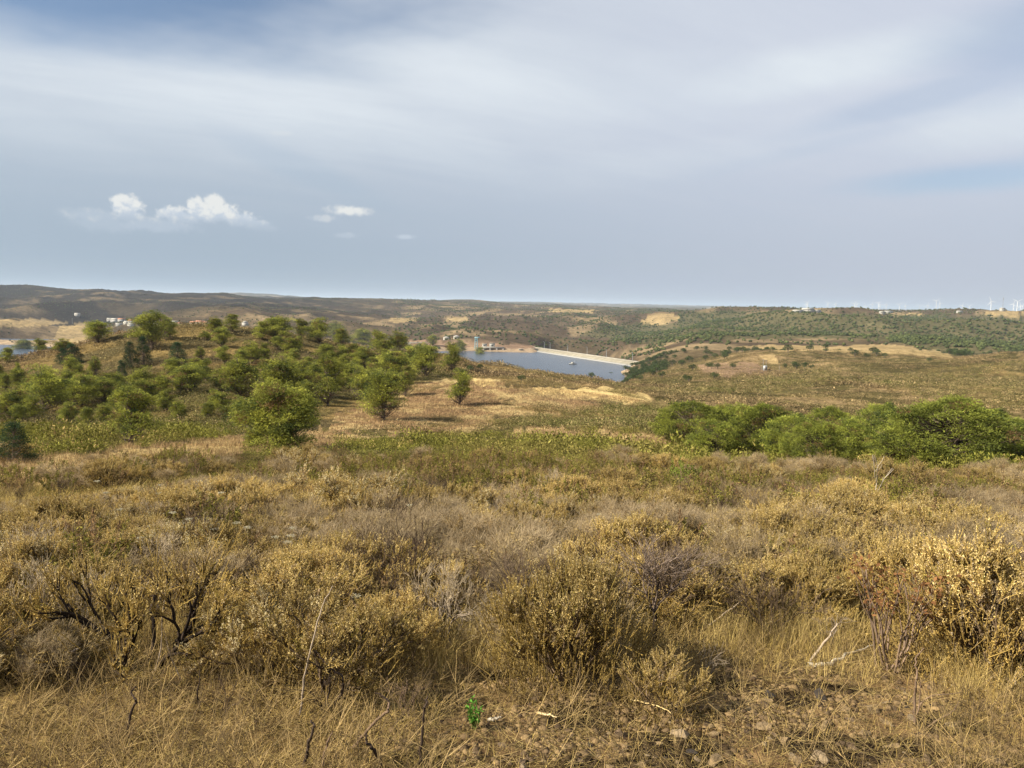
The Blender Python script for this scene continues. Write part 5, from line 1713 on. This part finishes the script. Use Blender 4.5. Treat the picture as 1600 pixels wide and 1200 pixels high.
R = np.random.default_rng(21)
cnt = {'g': 0, 't': 0, 'n': 0, 'b': 0}
accA = np.array(used)
KN = {'g': ('golden_bush', 'straw-gold dry bush'), 't': ('twiggy_bush', 'grey-brown leafless bush'), 'n': ('green_bush', 'olive-green upright bush'), 'b': ('brown_bush', 'brown dried-out leafy bush')}
MARKS = [(50, 'left edge of the photo'), (100, 'far-left rounded bush'), (235, 'wide burnt bush'), (492, 'bright tuft-like bush'), (640, 'pale central bush'), (741, 'vivid green sprig'),
         (885, 'large ochre bush'), (1021, 'black-trunked dead shrub'), (1155, 'wide grey-violet bush'), (1303, 'pale feathery bush'), (1387, 'russet-leaved sapling'), (1545, 'largest right-edge bush')]
for k in range(60000):
    Y = math.exp(R.uniform(math.log(4.6), math.log(30))); s_ = R.uniform(-.76, .76)
    if R.random() > (Y / 30) ** 1.2 + .22: continue
    X = s_ * Y
    px = 800 + FPX * s_
    if Y < 5.2 and px > 560: continue
    if Y < 6.5 and px > 960 and px < 1500: continue
    if Y < 6.0 and 640 < px < 800: continue
    if (Y < 6.0 and 90 < px < 390) or (Y < 5.9 and 975 < px < 1065): continue
    n = vnoise(X / 1.7, Y / 1.7, 91); n2 = vnoise(X / 5, Y / 5, 92)
    gr = sstep(np.array(Y + (n2 - .5) * 8), 10.5, 16.5)
    r_ = R.random()
    if r_ < gr * .85: kd = 'n' if R.random() < .8 else 'b'
    elif n > .71: kd = 't' if R.random() < .75 else 'b'
    else: kd = 'g' if R.random() < .64 else ('n' if R.random() < .35 else 'b' if R.random() < .75 else 't')
    if kd in 'gt' and Y > 13.5 and R.random() < .72: continue
    if cnt[kd] >= 300: continue
    z = g1(X, Y)
    zo, _, _ = zones(np.array([X]), np.array([Y]), np.array([z]))
    if zo['straw'][0] and R.random() < .93: continue
    H = {'g': R.uniform(.30, .66) if R.random() < .8 else R.uniform(.6, .85), 't': R.uniform(.40, .70), 'n': R.uniform(.45, .85), 'b': R.uniform(.35, .65)}[kd]
    if Y < 7: H *= .8
    H = min(H, float(cap_height(np.array([X]), np.array([Y]), np.array([z]), {'g': 30, 't': 30, 'n': 6, 'b': 20}[kd] * R.uniform(.5, 1.6) * (.25 if px < 420 else 1))[0]))
    if H < .14: continue
    rad = (.30 if kd == 'g' else .25) * H + .03
    d2 = np.hypot(accA[:, 0] - X, accA[:, 1] - Y)
    if np.any(d2 < rad + accA[:, 2] * .8): continue
    accA = np.vstack([accA, (X, Y, rad)])
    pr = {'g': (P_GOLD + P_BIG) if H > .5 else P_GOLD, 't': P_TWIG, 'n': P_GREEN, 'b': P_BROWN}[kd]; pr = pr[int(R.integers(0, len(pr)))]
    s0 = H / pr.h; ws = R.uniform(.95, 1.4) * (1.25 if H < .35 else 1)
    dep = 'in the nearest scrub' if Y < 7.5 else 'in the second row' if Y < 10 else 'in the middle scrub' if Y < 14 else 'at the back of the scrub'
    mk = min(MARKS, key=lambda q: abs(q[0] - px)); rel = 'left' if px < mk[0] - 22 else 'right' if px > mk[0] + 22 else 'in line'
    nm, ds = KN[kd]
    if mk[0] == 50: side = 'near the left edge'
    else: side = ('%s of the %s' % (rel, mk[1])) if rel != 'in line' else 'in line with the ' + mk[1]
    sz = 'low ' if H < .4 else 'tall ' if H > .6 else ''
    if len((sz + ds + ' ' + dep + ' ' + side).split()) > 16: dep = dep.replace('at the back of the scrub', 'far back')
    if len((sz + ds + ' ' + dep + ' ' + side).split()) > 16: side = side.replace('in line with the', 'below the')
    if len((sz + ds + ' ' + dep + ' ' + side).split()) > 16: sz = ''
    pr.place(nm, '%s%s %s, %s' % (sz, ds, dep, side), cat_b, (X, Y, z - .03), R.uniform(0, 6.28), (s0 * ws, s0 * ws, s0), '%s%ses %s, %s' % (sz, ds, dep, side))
    cnt[kd] += 1
print('bushes', cnt)


def skeleton(seed, col, lev=3, rad=.008):
    R = np.random.default_rng(seed); out = []; tips = []
    for j in range(5):
        a = R.uniform(0, 6.28)
        grow(R, (R.normal() * .03, R.normal() * .03, -.04), (math.cos(a) * .5, math.sin(a) * .5, 1), .34, rad, lev, out, tips, 3, .46, .05, .70, .17)
    G = Geo(); put_wood(G, out, col, 4, .3, R, .0016)
    return G, Geo()


P_SK = [mkproto(skeleton(970 + i, [C(.06, .042, .03), C(.12, .085, .055), C(.34, .27, .18), C(.09, .065, .045)][i], 4 - (i == 0), .010 - .001 * i)) for i in range(4)]
R = np.random.default_rng(23)
for k in range(125):
    Y = math.exp(R.uniform(math.log(4.9), math.log(16))); px = R.uniform(-60, 1660)
    if Y < 5.6 and 560 < px < 1500: continue
    X = (px - 800) / FPX * Y * 1.03; z = g1(X, Y); H = R.uniform(.35, .72)
    i = int(R.integers(0, 4)); s_ = H / P_SK[i].h
    mk = min(MARKS, key=lambda q: abs(q[0] - px))
    rel = 'left of the ' if px < mk[0] - 22 else 'right of the ' if px > mk[0] + 22 else 'in line with the '
    side = 'near the left edge' if mk[0] == 50 else rel + mk[1]
    dep = 'in the nearest scrub' if Y < 7.5 else 'in the second row' if Y < 10 else 'in the middle scrub'
    lb = '%s %s, %s' % (['black bare shrub', 'dark bare shrub', 'pale grey bare shrub', 'dark brown bare shrub'][i], dep, side)
    if len(lb.split()) > 16: lb = lb.replace('in line with the', 'below the')
    P_SK[i].place('dead_shrub', lb, 'shrub', (X, Y, z - .02), R.uniform(0, 6.28), s_, 'bare shrubs: ' + lb)


# ------------------------------------------------------------------ ground cover nobody could count
def scatter(G, tv, tf, tc, P, rz, sx, sz, tint):
    """merge transformed copies of a small template"""
    n = len(P); c, s = np.cos(rz)[:, None], np.sin(rz)[:, None]
    x = tv[None, :, 0] * c - tv[None, :, 1] * s; y = tv[None, :, 0] * s + tv[None, :, 1] * c
    v = np.stack([x * sx[:, None], y * sx[:, None], tv[None, :, 2] * sz[:, None]], -1) + P[:, None, :]
    f = tf[None] + (np.arange(n) * len(tv))[:, None, None]
    col = tc[None] * tint[:, None, :]
    G.add(v.reshape(-1, 3), f.reshape(-1, 3), col.reshape(-1, 3))


def tuft_template(seed, n, h, w, lw, upright=.9):
    """small bush of leaf blades, white; tinted at scatter time"""
    R = np.random.default_rng(seed); F = Geo()
    a = R.uniform(0, 6.283, n); r = np.sqrt(R.random(n)) * w * .5
    z = R.beta(1.6, 1.3, n) * h * (1 - .5 * (r / (w * .5)) ** 2)
    P = np.stack([np.cos(a) * r, np.sin(a) * r, z * .8 - .05 * h], 1)
    D = unit(R.normal(size=(n, 3)) * (1.05 - upright * .5) + np.array([0, 0, upright]) + np.stack([np.cos(a), np.sin(a), 0 * a], 1) * .35)
    k = R.uniform(.55, 1.35, (n, 1))
    leaves(F, P, D, R.uniform(.7, 1.3, n) * lw * 2.4, R.uniform(.7, 1.3, n) * lw, np.ones((n, 3)) * k, R)
    return F.arrays()


def field(n, Y0, Y1, smax, R, power=1.0):
    """random ground points; power 0 = uniform over log distance, 1 = uniform over area"""
    u = R.random(n)
    if power == 0: Y = np.exp(np.log(Y0) + u * (np.log(Y1) - np.log(Y0)))
    else:
        e = 2 * power; Y = (Y0 ** e + u * (Y1 ** e - Y0 ** e)) ** (1 / e)
    X = R.uniform(-smax, smax, n) * Y
    return X, Y


def stuff(name, label, cat, G, mat):
    o = link(name, gmesh(name, G, mat))
    return tag(o, label, cat, None, 'stuff')


# green and brown scrub 22-75 m
R = np.random.default_rng(31)
G = Geo()
X, Y = field(26000, 10.5, 78, .76, R, .62)
Z = gz(X, Y); zo, px, py = zones(X, Y, Z)
n1_ = fbm(X, Y, 5, 61, 3); n2_ = fbm(X, Y, 14, 62, 3)
keep = ~(zo['straw'] & (R.random(len(X)) < .985)) & (R.random(len(X)) < np.where(zo['green'], 1.0, .55))
X, Y, Z, n1_, n2_, gz_ = X[keep], Y[keep], Z[keep], n1_[keep], n2_[keep], zo['green'][keep]
bump = vnoise(X / 1.9, Y / 1.9, 68) * .6 + vnoise(X / .8, Y / .8, 69) * .4
far_ = Y > 30
ok_ = ~far_ | (bump > .40)
X, Y, Z, n1_, n2_, gz_, bump = [a[ok_] for a in (X, Y, Z, n1_, n2_, gz_, bump)]
for q in range(12):
    tv, tf, tc = tuft_template(40 + q, 80, 1.0, 1.0, .026, 1.0) if q < 6 else tuft_template(40 + q, 46, 1.0, 1.1, .050, .9)
    m = ((np.arange(len(X)) % 6) == q % 6) & ((Y > 30) == (q >= 6))
    k = m.sum()
    g = np.clip(sstep(n1_[m], .30, .55) * .75 + gz_[m] * .35 + .25 * (Y[m] > 13), 0, 1)
    tint = lerp(np.tile(C(.24, .165, .075), (k, 1)), C(.165, .160, .032), g)
    tint = lerp(tint, C(.22, .20, .055), R.random(k) ** 2 * .8)
    tint = tint * R.uniform(.7, 1.3, (k, 1))
    gold = R.random(k) < np.where(Y[m] < 13, .22, .03)
    tint[gold] = C(.46, .33, .13) * R.uniform(.7, 1.2, (gold.sum(), 1))
    h = R.uniform(.40, .85, k) * (1 - .35 * (n2_[m] > .6)) * np.where(Y[m] < 18, .7, 1) * np.where(Y[m] > 30, .55 + 1.3 * np.clip(bump[m] - .4, 0, .4) / .3, 1)
    h = np.minimum(h, cap_height(X[m], Y[m], Z[m], R.uniform(-2, 16, k))); h = np.maximum(h, .12)
    scatter(G, tv, tf, tc, np.stack([X[m], Y[m], Z[m] - .04], 1), R.uniform(0, 6.28, k), h * R.uniform(.8, 1.3, k), h, tint)
stuff('scrub', 'dense olive and brown scrub covering the gentle slope beyond the nearest bushes', 'scrub', G, M_STUFF)

# slopes 75-700 m
R = np.random.default_rng(32)
G = Geo()
X, Y = field(150000, 66, 760, .74, R, .58)
Z = gz(X, Y); zo, px, py = zones(X, Y, Z)
dens = fbm(X, Y, 18, 63, 4, .6); d2 = fbm(X, Y, 60, 64, 3)
keep = ~(zo['straw'] & (R.random(len(X)) < .93)) & (Z > WATER + 1) & ((dens + .25 * (vnoise(X / 5, Y / 5, 97) - .5) > .47 - .12 * zo['green']) | (R.random(len(X)) < .16)) & ~((zo['bare'] | zo['sfar']) & (R.random(len(X)) < .9))
X, Y, Z, dens, d2, gr_, st_ = [a[keep] for a in (X, Y, Z, dens, d2, zo['green'], zo['straw'])]
for q in range(10):
    tv, tf, tc = tuft_template(60 + q, 17, 1.0, 1.4, .11, .75) if q < 5 else tuft_template(60 + q, 56, 1.0, 1.3, .050, .9)
    m = ((np.arange(len(X)) % 5) == q % 5) & ((Y < 150) == (q >= 5)); k = m.sum()
    g = np.clip(sstep(d2[m], .42, .6) * .5 + gr_[m] * .55 + .14 * (X[m] / Y[m] > .12), 0, 1)
    tint = lerp(np.tile(C(.150, .105, .058), (k, 1)), C(.105, .105, .032), g)
    tint = lerp(tint, C(.30, .22, .11), R.random(k) ** 2.5)
    tint *= R.uniform(.75, 1.75, (k, 1))
    h = R.uniform(.5, 1.4, k) * np.where(Y[m] > 250, 1.4, 1) * np.where(st_[m], .45, 1) * (.55 + .9 * vnoise(X[m] / 7, Y[m] / 7, 98))
    scatter(G, tv, tf, tc, np.stack([X[m], Y[m], Z[m] - .06], 1), R.uniform(0, 6.28, k), h * R.uniform(.8, 1.6, k), h, tint)
stuff('slope_scrub', 'low brown and olive scrub dotted over the knoll and the slopes above the lake', 'scrub', G, M_STUFF)


# grass
def grass(R, X, Y, hmin, hmax, wmin, lean, cols, nseg=2, zoff=0.0, flat=0.0, perblade=None):
    G = Geo(); n = len(X)
    Z = gz(X, Y) + zoff
    a = R.uniform(0, 6.283, n)
    h = R.uniform(hmin, hmax, n)
    le = lean * R.uniform(.2, 1.2, n)
    d = np.stack([np.cos(a), np.sin(a), 0 * a], 1)
    up = np.array([0, 0, 1.0])
    w = np.maximum(wmin, Y * .00042) * R.uniform(.6, 1.4, n)
    sd = np.stack([-np.sin(a + R.normal(size=n) * .8), np.cos(a + R.normal(size=n) * .8), 0 * a], 1)
    b = np.stack([X, Y, Z - .01], 1)
    v = []
    for i in range(nseg + 1):
        t = i / nseg
        p = b + up * (h * t * (1 - flat))[:, None] + d * (h * le * t * t + h * flat * t)[:, None]
        p[:, 2] -= h * le * t * t * .25
        ww = (w * (1 - t * .85) * .5)[:, None]
        v += [p - sd * ww, p + sd * ww]
    v = np.stack(v, 1).reshape(-1, 3)
    f = []
    for i in range(nseg):
        f += [(2 * i, 2 * i + 1, 2 * i + 3), (2 * i, 2 * i + 3, 2 * i + 2)]
    f = np.array(f)[None] + (np.arange(n) * 2 * (nseg + 1))[:, None, None]
    k = R.random(n)[:, None]
    c = cols[0] * (1 - k) + cols[1] * k
    c = c * R.uniform(.6, 1.25, (n, 1))
    dk = R.random(n) < .1
    c[dk] *= .45
    G.add(v, f.reshape(-1, 3), np.repeat(c, 2 * (nseg + 1), 0))
    return G


def clumped(R, n, per, Y0, Y1, smax, spread, power=.5, cond=None):
    X, Y = field(n // per, Y0, Y1, smax, R, power)
    if cond is not None:
        k = cond(X, Y); X, Y = X[k], Y[k]
    X = np.repeat(X, per); Y = np.repeat(Y, per)
    return X + R.normal(size=len(X)) * spread, Y + R.normal(size=len(X)) * spread


R = np.random.default_rng(41)
pxof = lambda X, Y: 800 + FPX * X / np.maximum(Y, .1) * .97


def tallgrass(X, Y):
    p = pxof(X, Y)
    m = (vnoise(X / .7, Y / .7, 95) > .60)
    m |= (np.abs(p - 740) < 80) & (Y > 5.0) & (Y < 7.2)
    m |= (np.abs(p - 1230) < 130) & (Y > 5.6) & (Y < 7.6)
    m |= (p > 1480) & (Y > 4.6) & (Y < 5.5)
    bare = (Y < 5.0) & (p > 620) & (p < 1500) | (Y < 4.8) & (p < 1480)
    return m & ~bare


X, Y = clumped(R, 190000, 17, 4.0, 18, .8, .045, .4, tallgrass)
stuff('tall_grass', 'tall bleached straw grass standing between the near bushes', 'grass', grass(R, X, Y, .10, .36, .0017, .75, (C(.65, .50, .20), C(.45, .33, .115)), 3), M_STRAW)
X, Y = field(170000, 2.6, 20, .85, R, .35)
k = ~((pxof(X, Y) > 700) & (pxof(X, Y) < 1500) & (Y < 5.1) & (R.random(len(X)) < .72))
X, Y = X[k], Y[k]
X, Y = X[:], Y[:]
stuff('short_grass', 'short tangled dry grass carpeting the near slope', 'grass', grass(R, X, Y, .04, np.where(Y < 4.8, .13, .22), .0016, .9, (C(.60, .44, .14), C(.34, .23, .08)), 2), M_STRAW)
X, Y = field(95000, 2.6, 12, .85, R, .3)
k = ~((pxof(X, Y) > 700) & (pxof(X, Y) < 1500) & (Y < 5.1) & (R.random(len(X)) < .35))
X, Y = X[k], Y[k]
stuff('straw_litter', 'fallen straw and broken stems lying flat on the ground', 'litter', grass(R, X, Y, .05, .22, .0017, .35, (C(.68, .52, .20), C(.34, .23, .09)), 2, .012, .90), M_STRAW)
# fine dead twigs tangled through the near slope
X, Y = field(17000, 3.2, 14, .8, R, .3)
k = ~((pxof(X, Y) > 700) & (pxof(X, Y) < 1500) & (Y < 5.0) & (R.random(len(X)) < .7)); X, Y = X[k], Y[k]
Z = gz(X, Y); n = len(X); G = Geo()
a = R.uniform(0, 6.283, n); el_ = R.uniform(.15, 1.3, n); L = R.uniform(.08, .34, n)
d = np.stack([np.cos(a) * np.cos(el_), np.sin(a) * np.cos(el_), np.sin(el_)], 1)
p0 = np.stack([X, Y, Z - .01], 1); p1 = p0 + d * (L * .55)[:, None]
tc = lerp(np.tile(C(.07, .05, .03), (n, 1)), C(.38, .27, .12), R.random(n) ** 1.5)
segs(G, p0, p1, .0020, .0014, tc)
for q in range(3):
    dd = unit(d + R.normal(size=(n, 3)) * .45); segs(G, p1, p1 + dd * (L * R.uniform(.3, .7, n))[:, None], .0013, .0007, tc)
stuff('dead_twigs', 'tangle of fine dead twigs sticking up through the dry grass', 'twigs', G, M_WOOD)
# clearing and track grass
X, Y = field(420000, 17, 135, .72, R, .5)
Z = gz(X, Y); zo, px, py = zones(X, Y, Z)
k = zo['straw']; X, Y = X[k][:90000], Y[k][:90000]
br = zones(X, Y, gz(X, Y))[0]['bright']
stuff('clearing_grass', 'cropped tawny grass of the clearing and the track', 'grass', grass(R, X, Y, .10, .34, .006, .5, (C(.47, .34, .17), C(.27, .175, .09)), 2), M_STRAW)

# gravel in the rubble
R = np.random.default_rng(51)
iv, if_ = icos(1)
G = Geo()
n = 19000
X = R.uniform(-.6, 3.4, n); Y = R.uniform(2.7, 5.2, n); Z = gz(X, Y)
pp = pxof(X, Y); k = (pp > 620) & (pp < 1640) & (vnoise(X / .35, Y / .35, 55) > .35)
X, Y, Z = X[k], Y[k], Z[k]; n = len(X)
for q in range(4):
    tv = iv * R.uniform(.7, 1.25, (len(iv), 1)) * np.array([1, .8, .55])
    m = (np.arange(n) % 4) == q; kk = m.sum(); s = np.clip(R.lognormal(-4.8, .6, kk), .003, .035)
    tint = lerp(np.tile(C(.25, .17, .085), (kk, 1)), C(.06, .042, .03), R.random(kk))
    tint *= (1 - .78 * sstep(vnoise(X[m] / .42, Y[m] / .3, 88), .54, .66))[:, None]
    scatter(G, tv, if_, np.ones((len(tv), 3)), np.stack([X[m], Y[m], Z[m]], 1), R.uniform(0, 6.28, kk), s, s, tint)
stuff('gravel', 'crumbled earth and fine gravel between the stones', 'gravel', G, M_WOOD)

# ------------------------------------------------------------------ oaks and far trees
PO = [mkproto(oak(820 + i), 'trunk', 'crown') for i in range(4)]
OAKS = [(955, 592, 11), (977, 590, 10), (992, 594, 10), (1007, 580, 13), (1026, 582, 13), (1034, 591, 12), (1019, 589, 12), (1000, 596, 11), (1082, 580, 12), (1106, 576, 10), (1112, 576, 10), (1121, 577, 10), (1145, 577, 10), (1116, 593, 13), (1076, 599, 13), (1070, 594, 9),
        (1265, 549, 11), (1290, 551, 8), (1226, 576, 9), (1244, 578, 13), (1257, 577, 12), (1268, 577, 8), (924, 592, 11), (1452, 566, 8), (815, 597, 12), (1240, 572, 8), (735, 582, 12), (750, 578, 10), (1382, 559, 8)]
R = np.random.default_rng(61)
for k, (px, py, h) in enumerate(OAKS):
    p = hit(px, py)
    if p is None: continue
    reg = ('in the dark clump just right of the near end of the lake' if 950 <= px <= 1040 else 'in the row along the bare field' if 1060 < px < 1150 else 'on the slope right of the poles' if 1200 < px < 1300 else 'on the spur in front of the lake' if px < 950 else 'on the tan ridge to the right')
    H = h * .92 * p[1] / FPX
    s = H / PO[k % 4].h
    side = ['leftmost', 'next', 'middle', 'farther', 'rightmost'][k % 5]
    PO[k % 4].place('oak_tree', 'dark round oak %s' % reg, 'oak', tuple(p), R.uniform(0, 6.28), (s * 1.05, s * 1.05, s), 'dark oaks ' + reg)
# the 250 nearest far oaks are things, the rest one mass
X, Y = field(190000, 620, 5200, .70, R, .75)
Z = gz(X, Y); zo, px, py = zones(X, Y, Z)
d1 = fbm(X, Y, 220, 66, 4, .6); d2 = fbm(X, Y, 70, 67, 3)
left = sstep(-X / Y, .12, .3)
pr = sstep(d1, .40, .62) * .55 + .10 + sstep(d2, .5, .65) * .25
pr = pr * (1 - .45 * left)
pr = np.where(zo['wood'], np.where(d2 > .36, 1.0, .35), pr)
slope_dark = (px > 1130) & (px < 1390) & (py > 526) & (py < 541)
tan = (px > 1040) & (py > 536) & ~zo['wood']
pr = np.where(slope_dark, .1, np.where(tan, .05, pr)) * np.where(zo['sfar'] | zo['bare'], .08, 1)
k = (R.random(len(X)) < pr) & ((Z > WATER + 2) | ~upstream(X, Y))
# keep the dam free
dm = unit((DB - DA)[:2]); rel = np.stack([X - DA[0], Y - DA[1]], 1); al = rel @ dm; off = np.abs(rel[:, 0] * dm[1] - rel[:, 1] * dm[0])
k &= ~((al > -30) & (al < 330) & (off < 62))
X, Y, Z, wd = X[k], Y[k], Z[k], zo['wood'][k]
o_ = np.argsort(Y); X, Y, Z, wd = X[o_], Y[o_], Z[o_], wd[o_]
# visible ones only for the individuals
vis = []
for i in range(len(X)):
    if len(vis) >= 240: break
    if abs(X[i] / Y[i]) > .66: continue
    ys = np.linspace(40, Y[i] * .985, 160); top = Z[i] + 4
    if np.all(gz(X[i] * ys / Y[i], ys) < top * ys / Y[i] + 0.0): vis.append(i)
for i in vis:
    q = project(np.array([[X[i], Y[i], Z[i]]])); ppx = float(q[0][0]); 
    reg = 'left' if ppx < 500 else 'centre' if ppx < 1000 else 'right'
    H = R.uniform(4, 6.5)
    s = H / PO[i % 4].h
    reg2 = {'left': 'on the hills beyond the knoll', 'centre': 'on the hillside around the dam', 'right': 'at the near edge of the wooded ridge on the right'}[reg]
    PO[i % 4].place('oak_tree', 'small dark oak crown dotted %s' % reg2, 'oak', (X[i], Y[i], Z[i]), R.uniform(0, 6.28), (s * 1.1, s * 1.1, s), 'small oaks ' + reg2)
rest = np.setdiff1d(np.arange(len(X)), vis)
G = Geo()
X, Y, Z, wd = X[rest], Y[rest], Z[rest], wd[rest]
print('far trees', len(X))
for q in range(6):
    Rr = np.random.default_rng(70 + q)
    F = Geo()
    tv = iv * Rr.uniform(.62, 1.12, (len(iv), 1)) * np.array([.5, .5, .42]) + np.array([0, 0, .5])
    F.add(tv, if_, np.ones((len(iv), 3)) * Rr.uniform(.75, 1.25, (len(iv), 1)))
    u = unit(Rr.normal(size=(16, 3))); 
    leaves(F, u * np.array([.38, .38, .3]) + np.array([0, 0, .55]), u, .22, .2, np.ones((16, 3)) * Rr.uniform(.7, 1.3, (16, 1)), Rr)
    tv, tf, tc = F.arrays()
    m = (np.arange(len(X)) % 6) == q; kk = m.sum()
    tint = lerp(np.tile(C(.060, .075, .032), (kk, 1)), C(.10, .115, .040), R.random(kk)) * R.uniform(.75, 1.25, (kk, 1))
    h = R.uniform(1.8, 5.0, kk) * np.where(wd[m], 1.1, 1) * np.where((X[m] / Y[m] < -.15), .62, 1)
    scatter(G, tv, tf, tc, np.stack([X[m], Y[m], Z[m] - .4], 1), R.uniform(0, 6.28, kk), h * R.uniform(.9, 1.5, kk), h, tint)
stuff('far_woodland', 'thousands of distant oaks and plantation pines dotting the hills to the horizon', 'woodland', G, M_STUFF)

# ------------------------------------------------------------------ haze
G = Geo(); box(G, -42000, 42000, -120, 46500, -420, 165)
hm, t = mat_new('haze')
pv = t.new('ShaderNodeVolumePrincipled')
pv.inputs['Color'].default_value = (.62, .75, .92, 1)
pv.inputs['Density'].default_value = 4.6e-5
pv.inputs['Anisotropy'].default_value = .2
o = t.new('ShaderNodeOutputMaterial'); t.l.new(pv.outputs[0], o.inputs['Volume'])
hz = link('haze', gmesh('haze', G, hm, keepcol=False)); tag(hz, kind='stuff', label='thin pale haze filling the air over the hills', cat='haze')
